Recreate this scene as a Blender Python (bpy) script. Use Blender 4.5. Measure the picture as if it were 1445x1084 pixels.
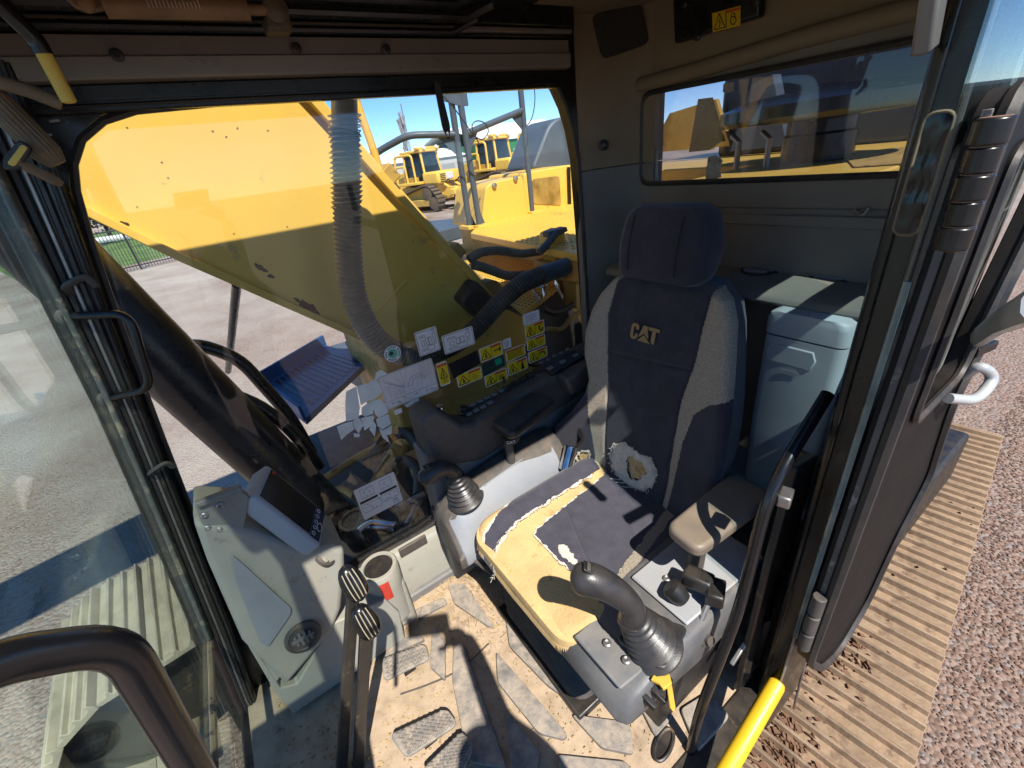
import bpy, bmesh, math, random
from math import radians, sin, cos, pi, sqrt, atan2
from mathutils import Vector as V, Matrix, noise as mnoise
for o in list(bpy.data.objects): bpy.data.objects.remove(o)
S = bpy.context.scene
random.seed(7)
# ---------------------------------------------------------------- camera
# metres; x = right of the operator, y = forward, z = up from the cab floor
CAM = V((-.65, .62, 1.5)); FPX = 600.; PITCH = radians(28); ROLL = radians(8); PSI = radians(59)
_h = V((sin(PSI), -cos(PSI), 0))
FWD = (_h*cos(PITCH) + V((0, 0, -sin(PITCH)))).normalized()
_r0 = FWD.cross(V((0, 0, 1))).normalized(); _u0 = _r0.cross(FWD)
RGT = _r0*cos(ROLL) - _u0*sin(ROLL); UPV = _r0*sin(ROLL) + _u0*cos(ROLL)
cd = bpy.data.cameras.new('camera'); cam = bpy.data.objects.new('camera', cd)
S.collection.objects.link(cam); S.camera = cam
cd.sensor_width = 36; cd.sensor_fit = 'HORIZONTAL'; cd.lens = 36*FPX/1445
cd.clip_start = .01; cd.clip_end = 2000
m = Matrix((RGT, UPV, -FWD)).transposed().to_4x4(); m.translation = CAM; cam.matrix_world = m
# ---------------------------------------------------------------- light
SUN_TRAVEL = V((.587, -.08, -.806)).normalized()
w = bpy.data.worlds.new('World'); S.world = w; w.use_nodes = True
nt = w.node_tree; bg = nt.nodes['Background']
sky = nt.nodes.new('ShaderNodeTexSky'); sky.sky_type = 'NISHITA'; sky.sun_disc = False
sky.sun_elevation = math.asin(-SUN_TRAVEL.z); sky.sun_rotation = atan2(-SUN_TRAVEL.x, -SUN_TRAVEL.y)
sky.air_density = .8; sky.dust_density = .05; sky.ozone_density = 3.0; sky.altitude = 3000
hs_ = nt.nodes.new('ShaderNodeHueSaturation'); hs_.inputs['Saturation'].default_value = 1.18; nt.links.new(sky.outputs[0], hs_.inputs['Color']); nt.links.new(hs_.outputs[0], bg.inputs[0]); bg.inputs[1].default_value = .135
sd = bpy.data.lights.new('sun', 'SUN'); sd.energy = 4.3; sd.angle = radians(.55); sd.color = (1, .955, .88)
so = bpy.data.objects.new('sun', sd); S.collection.objects.link(so)
so.rotation_euler = SUN_TRAVEL.to_track_quat('-Z', 'Y').to_euler()
S.view_settings.view_transform = 'Standard'; S.view_settings.look = 'None'
S.view_settings.exposure = .75; S.view_settings.gamma = 1; S.view_settings.use_curve_mapping = False
S.cycles.max_bounces = 10; S.cycles.diffuse_bounces = 5; S.cycles.transparent_max_bounces = 16
S.cycles.use_denoising = True; S.cycles.caustics_reflective = False; S.cycles.caustics_refractive = False

# ---------------------------------------------------------------- survey: a sight line met with a real plane
def ray(px, py): return (FWD*FPX + RGT*(px-722.5) - UPV*(py-542)).normalized()
def at(ax, val, px, py):
    d = ray(px, py); return CAM + d*((val-CAM[ax])/d[ax])
def atp(px, py, p0, n):
    d = ray(px, py); p0 = V(p0); n = V(n); return CAM + d*((p0-CAM).dot(n)/d.dot(n))
# ---------------------------------------------------------------- mesh builder
def smooth_path(pts, k=6, closed=False):
    pts = [V(p) for p in pts]; out = []; n = len(pts)
    for i in range(n if closed else n-1):
        p1, p2 = pts[i], pts[(i+1) % n]
        p0 = pts[(i-1) % n] if (closed or i > 0) else p1*2-p2
        p3 = pts[(i+2) % n] if (closed or i+2 < n) else p2*2-p1
        for j in range(k):
            t = j/k
            out.append(.5*((2*p1)+(p2-p0)*t+(2*p0-5*p1+4*p2-p3)*t*t+(3*p1-p0-3*p2+p3)*t**3))
    if not closed: out.append(pts[-1])
    return out
def fillet(pts, r, k=5, closed=False):
    """round the corners of a polyline with arcs of about radius r"""
    pts = [V(p) for p in pts]; out = []; n = len(pts)
    for i, p in enumerate(pts):
        if not closed and i in (0, n-1): out.append(p); continue
        a = pts[i-1]; b = pts[(i+1) % n]
        da = a-p; db = b-p; l = min(r, da.length*.48, db.length*.48)
        A = p+da.normalized()*l; B = p+db.normalized()*l
        for j in range(k+1):
            t = j/k; out.append(A*(1-t)**2+p*2*t*(1-t)+B*t*t)
    return out
def rrect(w, h, r, k=4, cx=0, cy=0):
    out = []
    for (sx, sy, a0) in ((1, 1, 0), (-1, 1, 90), (-1, -1, 180), (1, -1, 270)):
        for j in range(k+1):
            a = radians(a0+90*j/k); out.append((cx+sx*(w/2-r)+r*cos(a), cy+sy*(h/2-r)+r*sin(a)))
    return out
OFF = {}
class MB:
    def __init__(s): s.v = []; s.f = []
    def add(s, vs, fs):
        n = len(s.v); s.v += [V(p) for p in vs]; s.f += [tuple(i+n for i in f) for f in fs]; return s
    def box(s, x0, x1, y0, y1, z0, z1):
        return s.obox(((x0+x1)/2, (y0+y1)/2, (z0+z1)/2), (1, 0, 0), (0, 1, 0), (0, 0, 1), abs(x1-x0)/2, abs(y1-y0)/2, abs(z1-z0)/2)
    def obox(s, c, a, b, d, ha, hb, hd):
        c = V(c); a = V(a).normalized()*ha; b = V(b).normalized()*hb; d = V(d).normalized()*hd
        vs = [c+a*i+b*j+d*k for k in (-1, 1) for j in (-1, 1) for i in (-1, 1)]
        return s.add(vs, [(0, 2, 3, 1), (4, 5, 7, 6), (0, 1, 5, 4), (2, 6, 7, 3), (0, 4, 6, 2), (1, 3, 7, 5)])
    def bar(s, p, q, w, h, up=(0, 0, 1)):
        p = V(p); q = V(q); d = (q-p); u = V(up); sdv = d.cross(u)
        if sdv.length < 1e-6: u = V((1, 0, 0)); sdv = d.cross(u)
        sdv.normalize(); u = sdv.cross(d).normalized()
        return s.obox((p+q)/2, d, sdv, u, d.length/2, w/2, h/2)
    def tube(s, pts, r, n=10, closed=False, caps=True, flat=1.0):
        pts = [V(p) for p in pts]; N = len(pts)
        rs = r if isinstance(r, (list, tuple)) else [r]*N
        base = len(s.v); up = None
        for i in range(N):
            a = pts[i-1] if (closed or i > 0) else pts[i]; b = pts[(i+1) % N] if (closed or i < N-1) else pts[i]
            t = (b-a).normalized()
            if up is None:
                up = V((0, 0, 1)) if abs(t.z) < .9 else V((1, 0, 0))
            sdv = t.cross(up).normalized(); up = sdv.cross(t).normalized()
            for j in range(n):
                an = 2*pi*j/n; s.v.append(pts[i]+sdv*cos(an)*rs[i]+up*sin(an)*rs[i]*flat)
        for i in range(N if closed else N-1):
            for j in range(n):
                k = (j+1) % n; i2 = (i+1) % N
                s.f.append((base+i*n+j, base+i*n+k, base+i2*n+k, base+i2*n+j))
        if caps and not closed:
            s.f.append(tuple(base+j for j in range(n))[::-1]); s.f.append(tuple(base+(N-1)*n+j for j in range(n)))
        return s
    def prism(s, poly, o, u, v, w):
        """polygon in (u,v) at o, extruded by vector w"""
        o = V(o); u = V(u); v = V(v); w = V(w); n = len(poly)
        a = [o+u*p[0]+v*p[1] for p in poly]
        return s.add(a+[p+w for p in a], [tuple(range(n))[::-1], tuple(range(n, 2*n))]+[(i, (i+1) % n, n+(i+1) % n, n+i) for i in range(n)])
    def slab(s, pts, w):
        pts = [V(p) for p in pts]; n = len(pts); w = V(w)
        return s.add(pts+[p+w for p in pts], [tuple(range(n))[::-1], tuple(range(n, 2*n))]+[(i, (i+1) % n, n+(i+1) % n, n+i) for i in range(n)])
    def lathe(s, prof, o, ax=(0, 0, 1), n=20):
        o = V(o); ax = V(ax).normalized(); x = ax.orthogonal().normalized(); y = ax.cross(x)
        vs = [o+ax*h+(x*cos(2*pi*j/n)+y*sin(2*pi*j/n))*r for r, h in prof for j in range(n)]
        N = len(prof); fs = [(i*n+j, i*n+(j+1) % n, (i+1)*n+(j+1) % n, (i+1)*n+j) for i in range(N-1) for j in range(n)]
        fs += [tuple(range(n))[::-1], tuple((N-1)*n+j for j in range(n))]
        return s.add(vs, fs)
    def loft(s, secs, caps=True, closed=True):
        n = len(secs[0]); vs = [p for q in secs for p in q]; N = len(secs)
        fs = [(i*n+j, i*n+(j+1) % n, (i+1)*n+(j+1) % n, (i+1)*n+j) for i in range(N-1) for j in range(n if closed else n-1)]
        if caps: fs += [tuple(range(n))[::-1], tuple((N-1)*n+j for j in range(n))]
        return s.add(vs, fs)
    def holed(s, outer, holes, o, u, v, w):
        bm = bmesh.new(); o = V(o); u = V(u); v = V(v); w = V(w); es = []
        for lp in [outer]+holes:
            vs = [bm.verts.new(o+u*p[0]+v*p[1]) for p in lp]
            es += [bm.edges.new((vs[i], vs[(i+1) % len(vs)])) for i in range(len(vs))]
        bmesh.ops.triangle_fill(bm, edges=es, use_beauty=True, use_dissolve=False)
        g = bmesh.ops.extrude_face_region(bm, geom=bm.faces[:])
        for e in g['geom']:
            if isinstance(e, bmesh.types.BMVert): e.co += w
        bmesh.ops.recalc_face_normals(bm, faces=bm.faces[:])
        bm.verts.index_update()
        s.add([q.co.copy() for q in bm.verts], [tuple(q.index for q in f.verts) for f in bm.faces]); bm.free(); return s
    def build(s, name, mat, parent=None, bev=0, ang=38, seg=2, fix=True, **tags):
        off = OFF.get(parent, V((0, 0, 0))) if parent else V((0, 0, 0))
        if parent is None and 'label' in tags:
            lo = [min(p[i] for p in s.v) for i in range(3)]; hi = [max(p[i] for p in s.v) for i in range(3)]
            off = V(((lo[0]+hi[0])/2, (lo[1]+hi[1])/2, lo[2]))
        me = bpy.data.meshes.new(name)
        me.from_pydata([tuple(p-off) for p in s.v], [], s.f)
        if fix and len(s.f) < 60000:
            bm = bmesh.new(); bm.from_mesh(me); bmesh.ops.recalc_face_normals(bm, faces=bm.faces[:]); bm.to_mesh(me); bm.free()
        me.materials.append(mat)
        if ang: 
            me.polygons.foreach_set('use_smooth', [True]*len(me.polygons)); me.set_sharp_from_angle(angle=radians(ang))
        o = bpy.data.objects.new(name, me); S.collection.objects.link(o)
        if parent: o.parent = parent; OFF[o] = off
        else: o.location = off; OFF[o] = off
        if bev:
            b = o.modifiers.new('bevel', 'BEVEL'); b.width = bev; b.segments = seg; b.limit_method = 'ANGLE'; b.angle_limit = radians(40); b.harden_normals = False
        for k, q in tags.items():
            if q is not None: o[k] = q
        return o
def thing(name, label, cat, loc, group=None):
    o = bpy.data.objects.new(name, None); S.collection.objects.link(o); o.location = loc; o.empty_display_size = .05
    o['label'] = label; o['category'] = cat
    if group: o['group'] = group
    OFF[o] = V(loc); return o
def kids(o): return [c for c in S.collection.objects if c.parent == o]
def clone(root, loc, rz=0, label=None, scale=None):
    r = root.copy(); S.collection.objects.link(r); r.location = loc; r.rotation_euler = (0, 0, rz)
    if scale: r.scale = (scale,)*3
    if label: r['label'] = label
    for ch in kids(root):
        c = ch.copy(); S.collection.objects.link(c); c.parent = r
        for g in kids(ch):
            d = g.copy(); S.collection.objects.link(d); d.parent = c
    return r
# ---------------------------------------------------------------- materials
def M(name, col, rough=.55, metal=0, var=.18, scale=6, bump=.08, bscale=80, dust=0, dcol=(.36, .25, .15), up=.5, wear=0, wcol=(.35, .33, .3), coat=0, spec=.5, wscale=9, sheen=0):
    mt = bpy.data.materials.new(name); mt.use_nodes = True; t = mt.node_tree; N = t.nodes; L = t.links; b = N['Principled BSDF']
    b.inputs['Metallic'].default_value = metal; b.inputs['Coat Weight'].default_value = coat; b.inputs['Specular IOR Level'].default_value = spec
    b.inputs['Sheen Weight'].default_value = sheen
    tc = N.new('ShaderNodeTexCoord')
    def noise(sc, det=5, rg=.6):
        n = N.new('ShaderNodeTexNoise'); n.inputs['Scale'].default_value = sc; n.inputs['Detail'].default_value = det; n.inputs['Roughness'].default_value = rg
        L.new(tc.outputs['Object'], n.inputs['Vector']); return n.outputs['Fac']
    def ramp(src, a, c, lo=0., hi=1.):
        r = N.new('ShaderNodeMapRange'); r.inputs['From Min'].default_value = a; r.inputs['From Max'].default_value = c
        r.inputs['To Min'].default_value = lo; r.inputs['To Max'].default_value = hi; r.clamp = True; L.new(src, r.inputs['Value']); return r.outputs[0]
    def mix(f, a, c, mode='MIX'):
        x = N.new('ShaderNodeMix'); x.data_type = 'RGBA'; x.blend_type = mode
        if isinstance(f, (int, float)): x.inputs[0].default_value = f
        else: L.new(f, x.inputs[0])
        for i, q in ((6, a), (7, c)):
            if isinstance(q, tuple): x.inputs[i].default_value = (*q, 1)
            else: L.new(q, x.inputs[i])
        return x.outputs[2]
    lo = tuple(c*(1-var) for c in col); hi = tuple(min(1, c*(1+var)) for c in col)
    n1 = noise(scale); c = mix(ramp(n1, .3, .7), lo, hi)
    rgh = ramp(noise(scale*2.3), .3, .7, max(0, rough-.1), min(1, rough+.1))
    if wear:
        wf = ramp(noise(wscale, 10, .75), .62-wear*.22, .66-wear*.2); c = mix(wf, c, wcol)
    if dust:
        g = N.new('ShaderNodeNewGeometry'); sx = N.new('ShaderNodeSeparateXYZ'); L.new(g.outputs['Normal'], sx.inputs[0])
        uu = ramp(sx.outputs[2], -.2, 1, 1-up, 1)
        nd = ramp(noise(scale*1.7+3, 8, .7), .38, .68); q = N.new('ShaderNodeMath'); q.operation = 'MULTIPLY'; L.new(uu, q.inputs[0]); L.new(nd, q.inputs[1])
        q2 = N.new('ShaderNodeMath'); q2.operation = 'MULTIPLY'; L.new(q.outputs[0], q2.inputs[0]); q2.inputs[1].default_value = dust
        c = mix(q2.outputs[0], c, dcol)
        q3 = N.new('ShaderNodeMix'); L.new(q2.outputs[0], q3.inputs[0]); L.new(rgh, q3.inputs[2]); q3.inputs[3].default_value = .9; rgh = q3.outputs[0]
    L.new(c, b.inputs['Base Color']); L.new(rgh, b.inputs['Roughness'])
    if bump:
        bp = N.new('ShaderNodeBump'); bp.inputs['Strength'].default_value = bump; bp.inputs['Distance'].default_value = .004
        L.new(noise(bscale, 4), bp.inputs['Height']); L.new(bp.outputs[0], b.inputs['Normal'])
    return mt
def glass(name, tint, refl=1.0, dirt=.04, dcol=(.5, .45, .38), ior=1.45, dscale=5, gz=.72, gp=5):
    mt = bpy.data.materials.new(name); mt.use_nodes = True; t = mt.node_tree; N = t.nodes; L = t.links
    N.remove(N['Principled BSDF']); out = N['Material Output']
    tr = N.new('ShaderNodeBsdfTransparent'); tr.inputs[0].default_value = (*tint, 1)
    gl = N.new('ShaderNodeBsdfGlossy'); gl.inputs['Roughness'].default_value = .02; gl.inputs[0].default_value = (refl, refl, refl, 1)
    lw = N.new('ShaderNodeLayerWeight'); lw.inputs[0].default_value = .5
    pw = N.new('ShaderNodeMath'); pw.operation = 'POWER'; L.new(lw.outputs['Facing'], pw.inputs[0]); pw.inputs[1].default_value = gp
    fr = N.new('ShaderNodeMapRange'); fr.inputs[3].default_value = .035; fr.inputs[4].default_value = gz; L.new(pw.outputs[0], fr.inputs[0])
    mx = N.new('ShaderNodeMixShader'); L.new(fr.outputs[0], mx.inputs[0]); L.new(tr.outputs[0], mx.inputs[1]); L.new(gl.outputs[0], mx.inputs[2])
    df = N.new('ShaderNodeBsdfDiffuse'); df.inputs[0].default_value = (*dcol, 1)
    tc = N.new('ShaderNodeTexCoord'); n = N.new('ShaderNodeTexNoise'); n.inputs['Scale'].default_value = dscale; n.inputs['Detail'].default_value = 8; n.inputs['Roughness'].default_value = .7
    L.new(tc.outputs['Object'], n.inputs['Vector'])
    r = N.new('ShaderNodeMapRange'); r.inputs['From Min'].default_value = .35; r.inputs['From Max'].default_value = .75; r.inputs['To Min'].default_value = dirt*.3; r.inputs['To Max'].default_value = dirt*2
    L.new(n.outputs['Fac'], r.inputs['Value'])
    m2 = N.new('ShaderNodeMixShader'); L.new(r.outputs[0], m2.inputs[0]); L.new(mx.outputs[0], m2.inputs[1]); L.new(df.outputs[0], m2.inputs[2]); L.new(m2.outputs[0], out.inputs[0])
    return mt
TAN = (.40, .27, .15)
black = M('black_paint', (.009, .0085, .0085), .3, 0, .25, 5, .05, 60, dust=.07, up=.9, dcol=(.25, .19, .13))
black_clean = M('black_gloss_paint', (.010, .010, .011), .22, 0, .2, 5, 0)
blackmatte = M('dull_black_paint', (.006, .0055, .0055), .62, 0, .25, 5, .03, 60, dust=.05, up=.9, spec=.22)
blackworn = M('worn_black_paint', (.02, .019, .018), .4, 0, .2, 6, .1, 50, dust=.14, wear=.22, wcol=(.12, .08, .05), up=.6)
railmat = M('grey_brown_rail', (.20, .175, .155), .33, 0, .15, 4, .03, 60, dust=.15)
lining = M('tan_roof_lining', (.235, .18, .115), .85, 0, .15, 3, .2, 180)
wallgrey = M('grey_wall_trim', (.165, .152, .128), .75, 0, .12, 4, .12, 200, dust=.2, up=.6)
darkplast = M('dark_grey_plastic', (.060, .057, .055), .55, 0, .2, 6, .15, 220, dust=.35, up=.7)
blackplast = M('black_plastic', (.014, .014, .015), .42, 0, .2, 6, .1, 200, dust=.12, up=.8)
greyplast = M('grey_plastic', (.17, .17, .17), .55, 0, .1, 5, .12, 240, dust=.3, up=.7, dcol=(.42, .34, .25))
lightplast = M('light_grey_plastic', (.25, .265, .29), .5, 0, .08, 5, .1, 220, wear=.14, wcol=(.24, .235, .23), wscale=26, dust=.25, up=.7, dcol=(.45, .4, .33))
beigeplast = M('beige_grey_plastic', (.34, .335, .29), .6, 0, .1, 4, .14, 220, dust=.5, up=.5, dcol=(.44, .34, .22), wear=.1, wcol=(.26, .245, .20), wscale=22)
bluegrey = M('blue_grey_plastic', (.40, .43, .44), .5, 0, .12, 4, .06, 200, dust=.2, wear=.0)
rubber = M('black_rubber', (.02, .02, .021), .5, 0, .15, 8, .1, 160, dust=.2, up=.8)
joymat = M('soft_black_grip', (.028, .028, .03), .36, 0, .15, 8, .12, 260, dust=.12, up=.8)
fabric = M('navy_black_fabric', (.020, .020, .032), .95, 0, .25, 14, .5, 420, dust=.16, dcol=(.14, .125, .13), up=.55, sheen=.25)
fabric2 = M('navy_black_seat_fabric', (.045, .042, .060), .95, 0, .2, 14, .5, 420, dust=.25, dcol=(.12, .11, .125), up=.4, sheen=.25)
beigefab = M('speckled_beige_fabric', (.36, .305, .235), .95, 0, .35, 260, .6, 300, dust=.2, dcol=(.2, .16, .11))
foam = M('yellow_foam', (.64, .43, .19), .95, 0, .14, 9, .6, 120, wear=.18, wcol=(.48, .30, .12), wscale=16)
torn = M('torn_white_backing', (.66, .60, .50), .95, 0, .12, 60, .5, 300)
armworn = M('worn_armrest_leather', (.19, .155, .12), .42, 0, .2, 7, .15, 120, dust=.3, up=.5)
chrome = M('chrome', (.55, .55, .56), .18, 1, .06, 8, .02)
steel = M('bare_steel', (.35, .33, .31), .45, .8, .2, 12, .1)
yellow = M('yellow_paint', (.80, .50, .085), .38, 0, .08, 1.6, .12, 7, coat=.1, dust=.18, up=.6, dcol=(.60, .40, .14), wear=.05, wcol=(.55, .36, .10), wscale=5)
yellowrail = M('bright_yellow_tube', (.82, .50, .02), .4, 0, .06, 6, .03)
yellowdull = M('weathered_yellow_paint', (.46, .29, .06), .6, 0, .25, 6, .15, 60, dust=.4, up=.5, wear=.2, wcol=(.16, .10, .05))
scrape = M('scraped_metal', (.05, .035, .02), .6, .3, .4, 30, .3)
brownrust = M('dusty_brown_metal', (.21, .125, .07), .5, 0, .3, 12, .15, 90, dust=.35, dcol=(.36, .20, .10))
ribbrown = M('brown_rubber', (.16, .115, .07), .7, 0, .2, 12, .2, 90, dust=.3)
hosegrey = M('grey_green_hose', (.10, .10, .075), .5, 0, .18, 8, .1, 100, dust=.4, up=.3, dcol=(.4, .35, .24))
hoseblack = M('black_hose', (.025, .027, .025), .5, 0, .2, 8, .1, 100, dust=.12, up=.4)
greypaint = M('slate_grey_paint', (.075, .095, .12), .5, 0, .12, 5, 0)
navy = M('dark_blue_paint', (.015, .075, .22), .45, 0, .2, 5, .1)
trackmat = M('dusty_track_steel', (.24, .155, .092), .85, 0, .45, 5, .9, 40, dust=.5, dcol=(.44, .33, .22), up=.9, wear=.34, wcol=(.15, .09, .055))
trackpale = M('pale_dusty_track_steel', (.38, .32, .23), .85, 0, .25, 5, .4, 40, dust=.7, dcol=(.55, .47, .34), up=.9)
floorm = M('dirty_floor', (.44, .325, .215), .9, 0, .3, 10, .8, 45, dust=.6, dcol=(.50, .385, .27), wear=.24, wcol=(.25, .17, .11))
matm = M('rubber_mat', (.20, .185, .168), .75, 0, .25, 16, .5, 70, dust=.95, up=1, dcol=(.46, .37, .28))
white = M('white_sticker', (.88, .87, .88), .5, 0, .05, 9, .03)
pinkish = M('faded_cream_sticker', (.86, .77, .73), .55, 0, .08, 9, .03)
stky = M('yellow_sticker', (.90, .66, .02), .45, 0, .04, 9, .03)
stkr = M('orange_red_print', (.62, .10, .02), .5, 0, .04)
ink = M('black_ink', (.015, .014, .013), .6, 0, .1)
inkgrey = M('grey_ink', (.22, .21, .22), .6, 0, .1)
green = M('green_sticker', (.0, .35, .16), .5, 0, .1)
darkgreen = M('dark_green_sticker', (.02, .045, .03), .5, 0, .2)
red = M('red_sticker', (.55, .05, .03), .5, 0, .15, 30, wear=.2, wcol=(.6, .45, .4))
screenm = M('dark_screen', (.03, .028, .027), .2, 0, .2, 4, 0)
gold = M('tan_embroidery', (.33, .215, .085), .8, 0, .1, 60, .4, 500)
peel = M('peeled_white_vinyl', (.80, .83, .81), .5, 0, .12, 14, .2, 50)
g_side = glass('side_glass', (.975, .985, .975), .85, .004)
g_rear = glass('tinted_rear_glass', (.66, .67, .72), .9, .02, (.25, .28, .33))
g_wind = glass('greenish_windshield', (.87, .96, .935), .95, .010, (.45, .5, .45), gz=.92, gp=4.6)
g_door = glass('door_glass', (.86, .93, .95), .9, .02)
def backlit(m_, amt):
    t = m_.node_tree; N = t.nodes; b = N['Principled BSDF']; o = N['Material Output']
    tl_ = N.new('ShaderNodeBsdfTranslucent'); mx = N.new('ShaderNodeMixShader'); mx.inputs[0].default_value = amt
    c = b.inputs['Base Color'].links[0].from_socket; t.links.new(c, tl_.inputs[0]); t.links.new(b.outputs[0], mx.inputs[1]); t.links.new(tl_.outputs[0], mx.inputs[2]); t.links.new(mx.outputs[0], o.inputs[0])
for m_ in (white, pinkish, stky, peel): backlit(m_, .4)
# ---------------------------------------------------------------- ground
GZ = -1.55
def ground_mat():
    mt = bpy.data.materials.new('gravel'); mt.use_nodes = True; t = mt.node_tree; N = t.nodes; L = t.links; b = N['Principled BSDF']; b.inputs['Roughness'].default_value = .95
    tc = N.new('ShaderNodeTexCoord')
    vo = N.new('ShaderNodeTexVoronoi'); vo.inputs['Scale'].default_value = 38; L.new(tc.outputs['Object'], vo.inputs['Vector'])
    cr = N.new('ShaderNodeValToRGB'); L.new(vo.outputs['Color'], cr.inputs[0])
    e = cr.color_ramp.elements; e[0].position = 0; e[0].color = (.13, .08, .06, 1); e[1].position = 1; e[1].color = (.42, .31, .24, 1)
    for p, c in ((.3, (.24, .15, .11, 1)), (.6, (.30, .21, .16, 1)), (.85, (.24, .20, .18, 1))): q = e.new(p); q.color = c
    n = N.new('ShaderNodeTexNoise'); n.inputs['Scale'].default_value = .22; n.inputs['Detail'].default_value = 8; n.inputs['Roughness'].default_value = .65; L.new(tc.outputs['Object'], n.inputs['Vector'])
    mr = N.new('ShaderNodeMapRange'); mr.inputs[1].default_value = .35; mr.inputs[2].default_value = .68; L.new(n.outputs[0], mr.inputs[0])
    mx = N.new('ShaderNodeMix'); mx.data_type = 'RGBA'; L.new(mr.outputs[0], mx.inputs[0]); L.new(cr.outputs[0], mx.inputs[6]); mx.inputs[7].default_value = (.50, .455, .395, 1)
    mf = N.new('ShaderNodeMath'); mf.operation = 'MULTIPLY'; L.new(mr.outputs[0], mf.inputs[0]); mf.inputs[1].default_value = .82
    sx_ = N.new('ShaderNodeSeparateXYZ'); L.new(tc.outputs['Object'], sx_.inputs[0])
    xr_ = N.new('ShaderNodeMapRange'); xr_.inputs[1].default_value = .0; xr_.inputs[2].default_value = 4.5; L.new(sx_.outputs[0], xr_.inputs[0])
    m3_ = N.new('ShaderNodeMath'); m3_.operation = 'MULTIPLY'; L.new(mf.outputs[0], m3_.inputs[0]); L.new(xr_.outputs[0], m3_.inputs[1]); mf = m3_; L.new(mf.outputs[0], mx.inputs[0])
    L.new(mx.outputs[2], b.inputs['Base Color'])
    bp = N.new('ShaderNodeBump'); bp.inputs['Strength'].default_value = .9; bp.inputs['Distance'].default_value = .02; L.new(vo.outputs['Distance'], bp.inputs['Height']); bp.invert = True
    L.new(bp.outputs[0], b.inputs['Normal']); return mt
gm = ground_mat()
MB().add([(-600, -600, GZ), (600, -600, GZ), (600, 600, GZ), (-600, 600, GZ)], [(0, 1, 2, 3)]).build('ground', gm, ang=0, fix=False, kind='structure')
# loose stones lying near the machine
pal = []
for i, c in enumerate(((.17, .09, .062), (.22, .135, .10), (.115, .075, .06), (.29, .21, .165), (.19, .115, .08))):
    pal.append(M('pebble_stone', c, .9, 0, .3, 30, .3, 90))
def pebbles():
    ico = bmesh.new(); bmesh.ops.create_icosphere(ico, subdivisions=1, radius=1); iv = [v.co.copy() for v in ico.verts]; ifc = [tuple(v.index for v in f.verts) for f in ico.faces]; ico.free()
    rnd = random.Random(3)
    me = bpy.data.meshes.new('loose_gravel'); vs = []; fs = []; mi = []
    def drop(x, y, r):
        b = len(vs); sx, sy, sz = r*rnd.uniform(.8, 1.4), r*rnd.uniform(.7, 1.1), r*rnd.uniform(.45, .8); a = rnd.uniform(0, 6.3); ca, sa = cos(a), sin(a)
        for p in iv:
            j = rnd.uniform(.8, 1.15); px, py, pz = p.x*sx*j, p.y*sy*j, p.z*sz*j
            vs.append((x+px*ca-py*sa, y+px*sa+py*ca, GZ+.004+pz))
        k = rnd.randrange(5)
        for f in ifc: fs.append(tuple(q+b for q in f)); mi.append(k)
    for i in range(34000):
        t = rnd.random()**.6
        y = .3-8.5*t; x = rnd.uniform(-.55, -.55-1.2-3.2*t) + .25
        drop(x, y, rnd.uniform(.004, .0115))
    me.from_pydata(vs, [], fs)
    for q in pal: me.materials.append(q)
    me.polygons.foreach_set('material_index', mi)
    o = bpy.data.objects.new('loose_gravel', me); S.collection.objects.link(o); o['kind'] = 'stuff'; o['label'] = 'loose reddish brown gravel stones on the yard beside the tracks'
pebbles()
# grass verge behind the fence
grassm = M('dry_green_grass', (.10, .17, .035), .95, 0, .5, .8, .8, 12)
MB().add([(33, 9.5, GZ+.004), (110, 34, GZ+.004), (120, -2, GZ+.004), (38, 1, GZ+.004)], [(0, 1, 2, 3)]).build('grass_verge', grassm, ang=0, fix=False, kind='structure')
tarm = M('grey_road', (.13, .13, .13), .9, 0, .15, .5, .1, 20)
MB().add([(70, 60, GZ+.012), (78, 60, GZ+.012), (92, -20, GZ+.012), (82, -20, GZ+.012)], [(0, 1, 2, 3)]).build('road', tarm, ang=0, fix=False, kind='structure')
# ================================================================ CAB SHELL
X = (1, 0, 0); Y = (0, 1, 0); Z = (0, 0, 1)
cab = thing('excavator_cab', 'black and grey excavator cab shell with large side window and tan roof lining', 'cab', (.1, .1, -.12))
RX = .62
def lerp_tab(tab, z):
    tab = sorted(tab)
    if z <= tab[0][0]: return tab[0][1]
    for (a, b), (c, d) in zip(tab, tab[1:]):
        if z <= c: return b+(d-b)*(z-a)/(c-a)
    return tab[-1][1]
YW = [(-.12, 1.06), (.036, 1.042), (.34, .99), (.55, .962), (1.1, .885), (1.366, .842), (1.55, .81), (1.75, .785)]   # front edge of the side window
YF = [(-.12, 1.115), (.036, 1.10), (.365, 1.052), (.774, .99), (1.133, .938), (1.325, .918), (1.533, .897), (1.76, .872)] # edge of the windshield
yw = lambda z: lerp_tab(YW, z); yf = lambda z: lerp_tab(YF, z)
MB().box(-.44, RX+.04, -.84, 1.08, -.12, 0).build('floor_pan', floorm, cab)
MB().box(-.47, RX+.075, -.86, .95, 1.885, 1.935).build('roof_panel', black, cab, bev=.015)
MB().box(-.44, RX+.03, -.80, .90, 1.86, 1.883).build('roof_lining', lining, cab)
hole = [(.30, .27), (.36, .262), (.97, .262)]+[(yw(z), z) for z in (.3, .45, .6, .8, 1.0, 1.2, 1.35, 1.45)]
hole += [(.806, 1.545), (.788, 1.592), (.757, 1.632), (.71, 1.66), (.652, 1.674), (.264, 1.689), (-.30, 1.698), (-.43, 1.70), (-.468, 1.675), (-.50, 1.62), (-.525, 1.55), (-.542, 1.46), (-.552, 1.2), (-.56, .85), (-.56, .72), (.20, .62), (.265, .56), (.285, .4), (.288, .30)]
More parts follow.
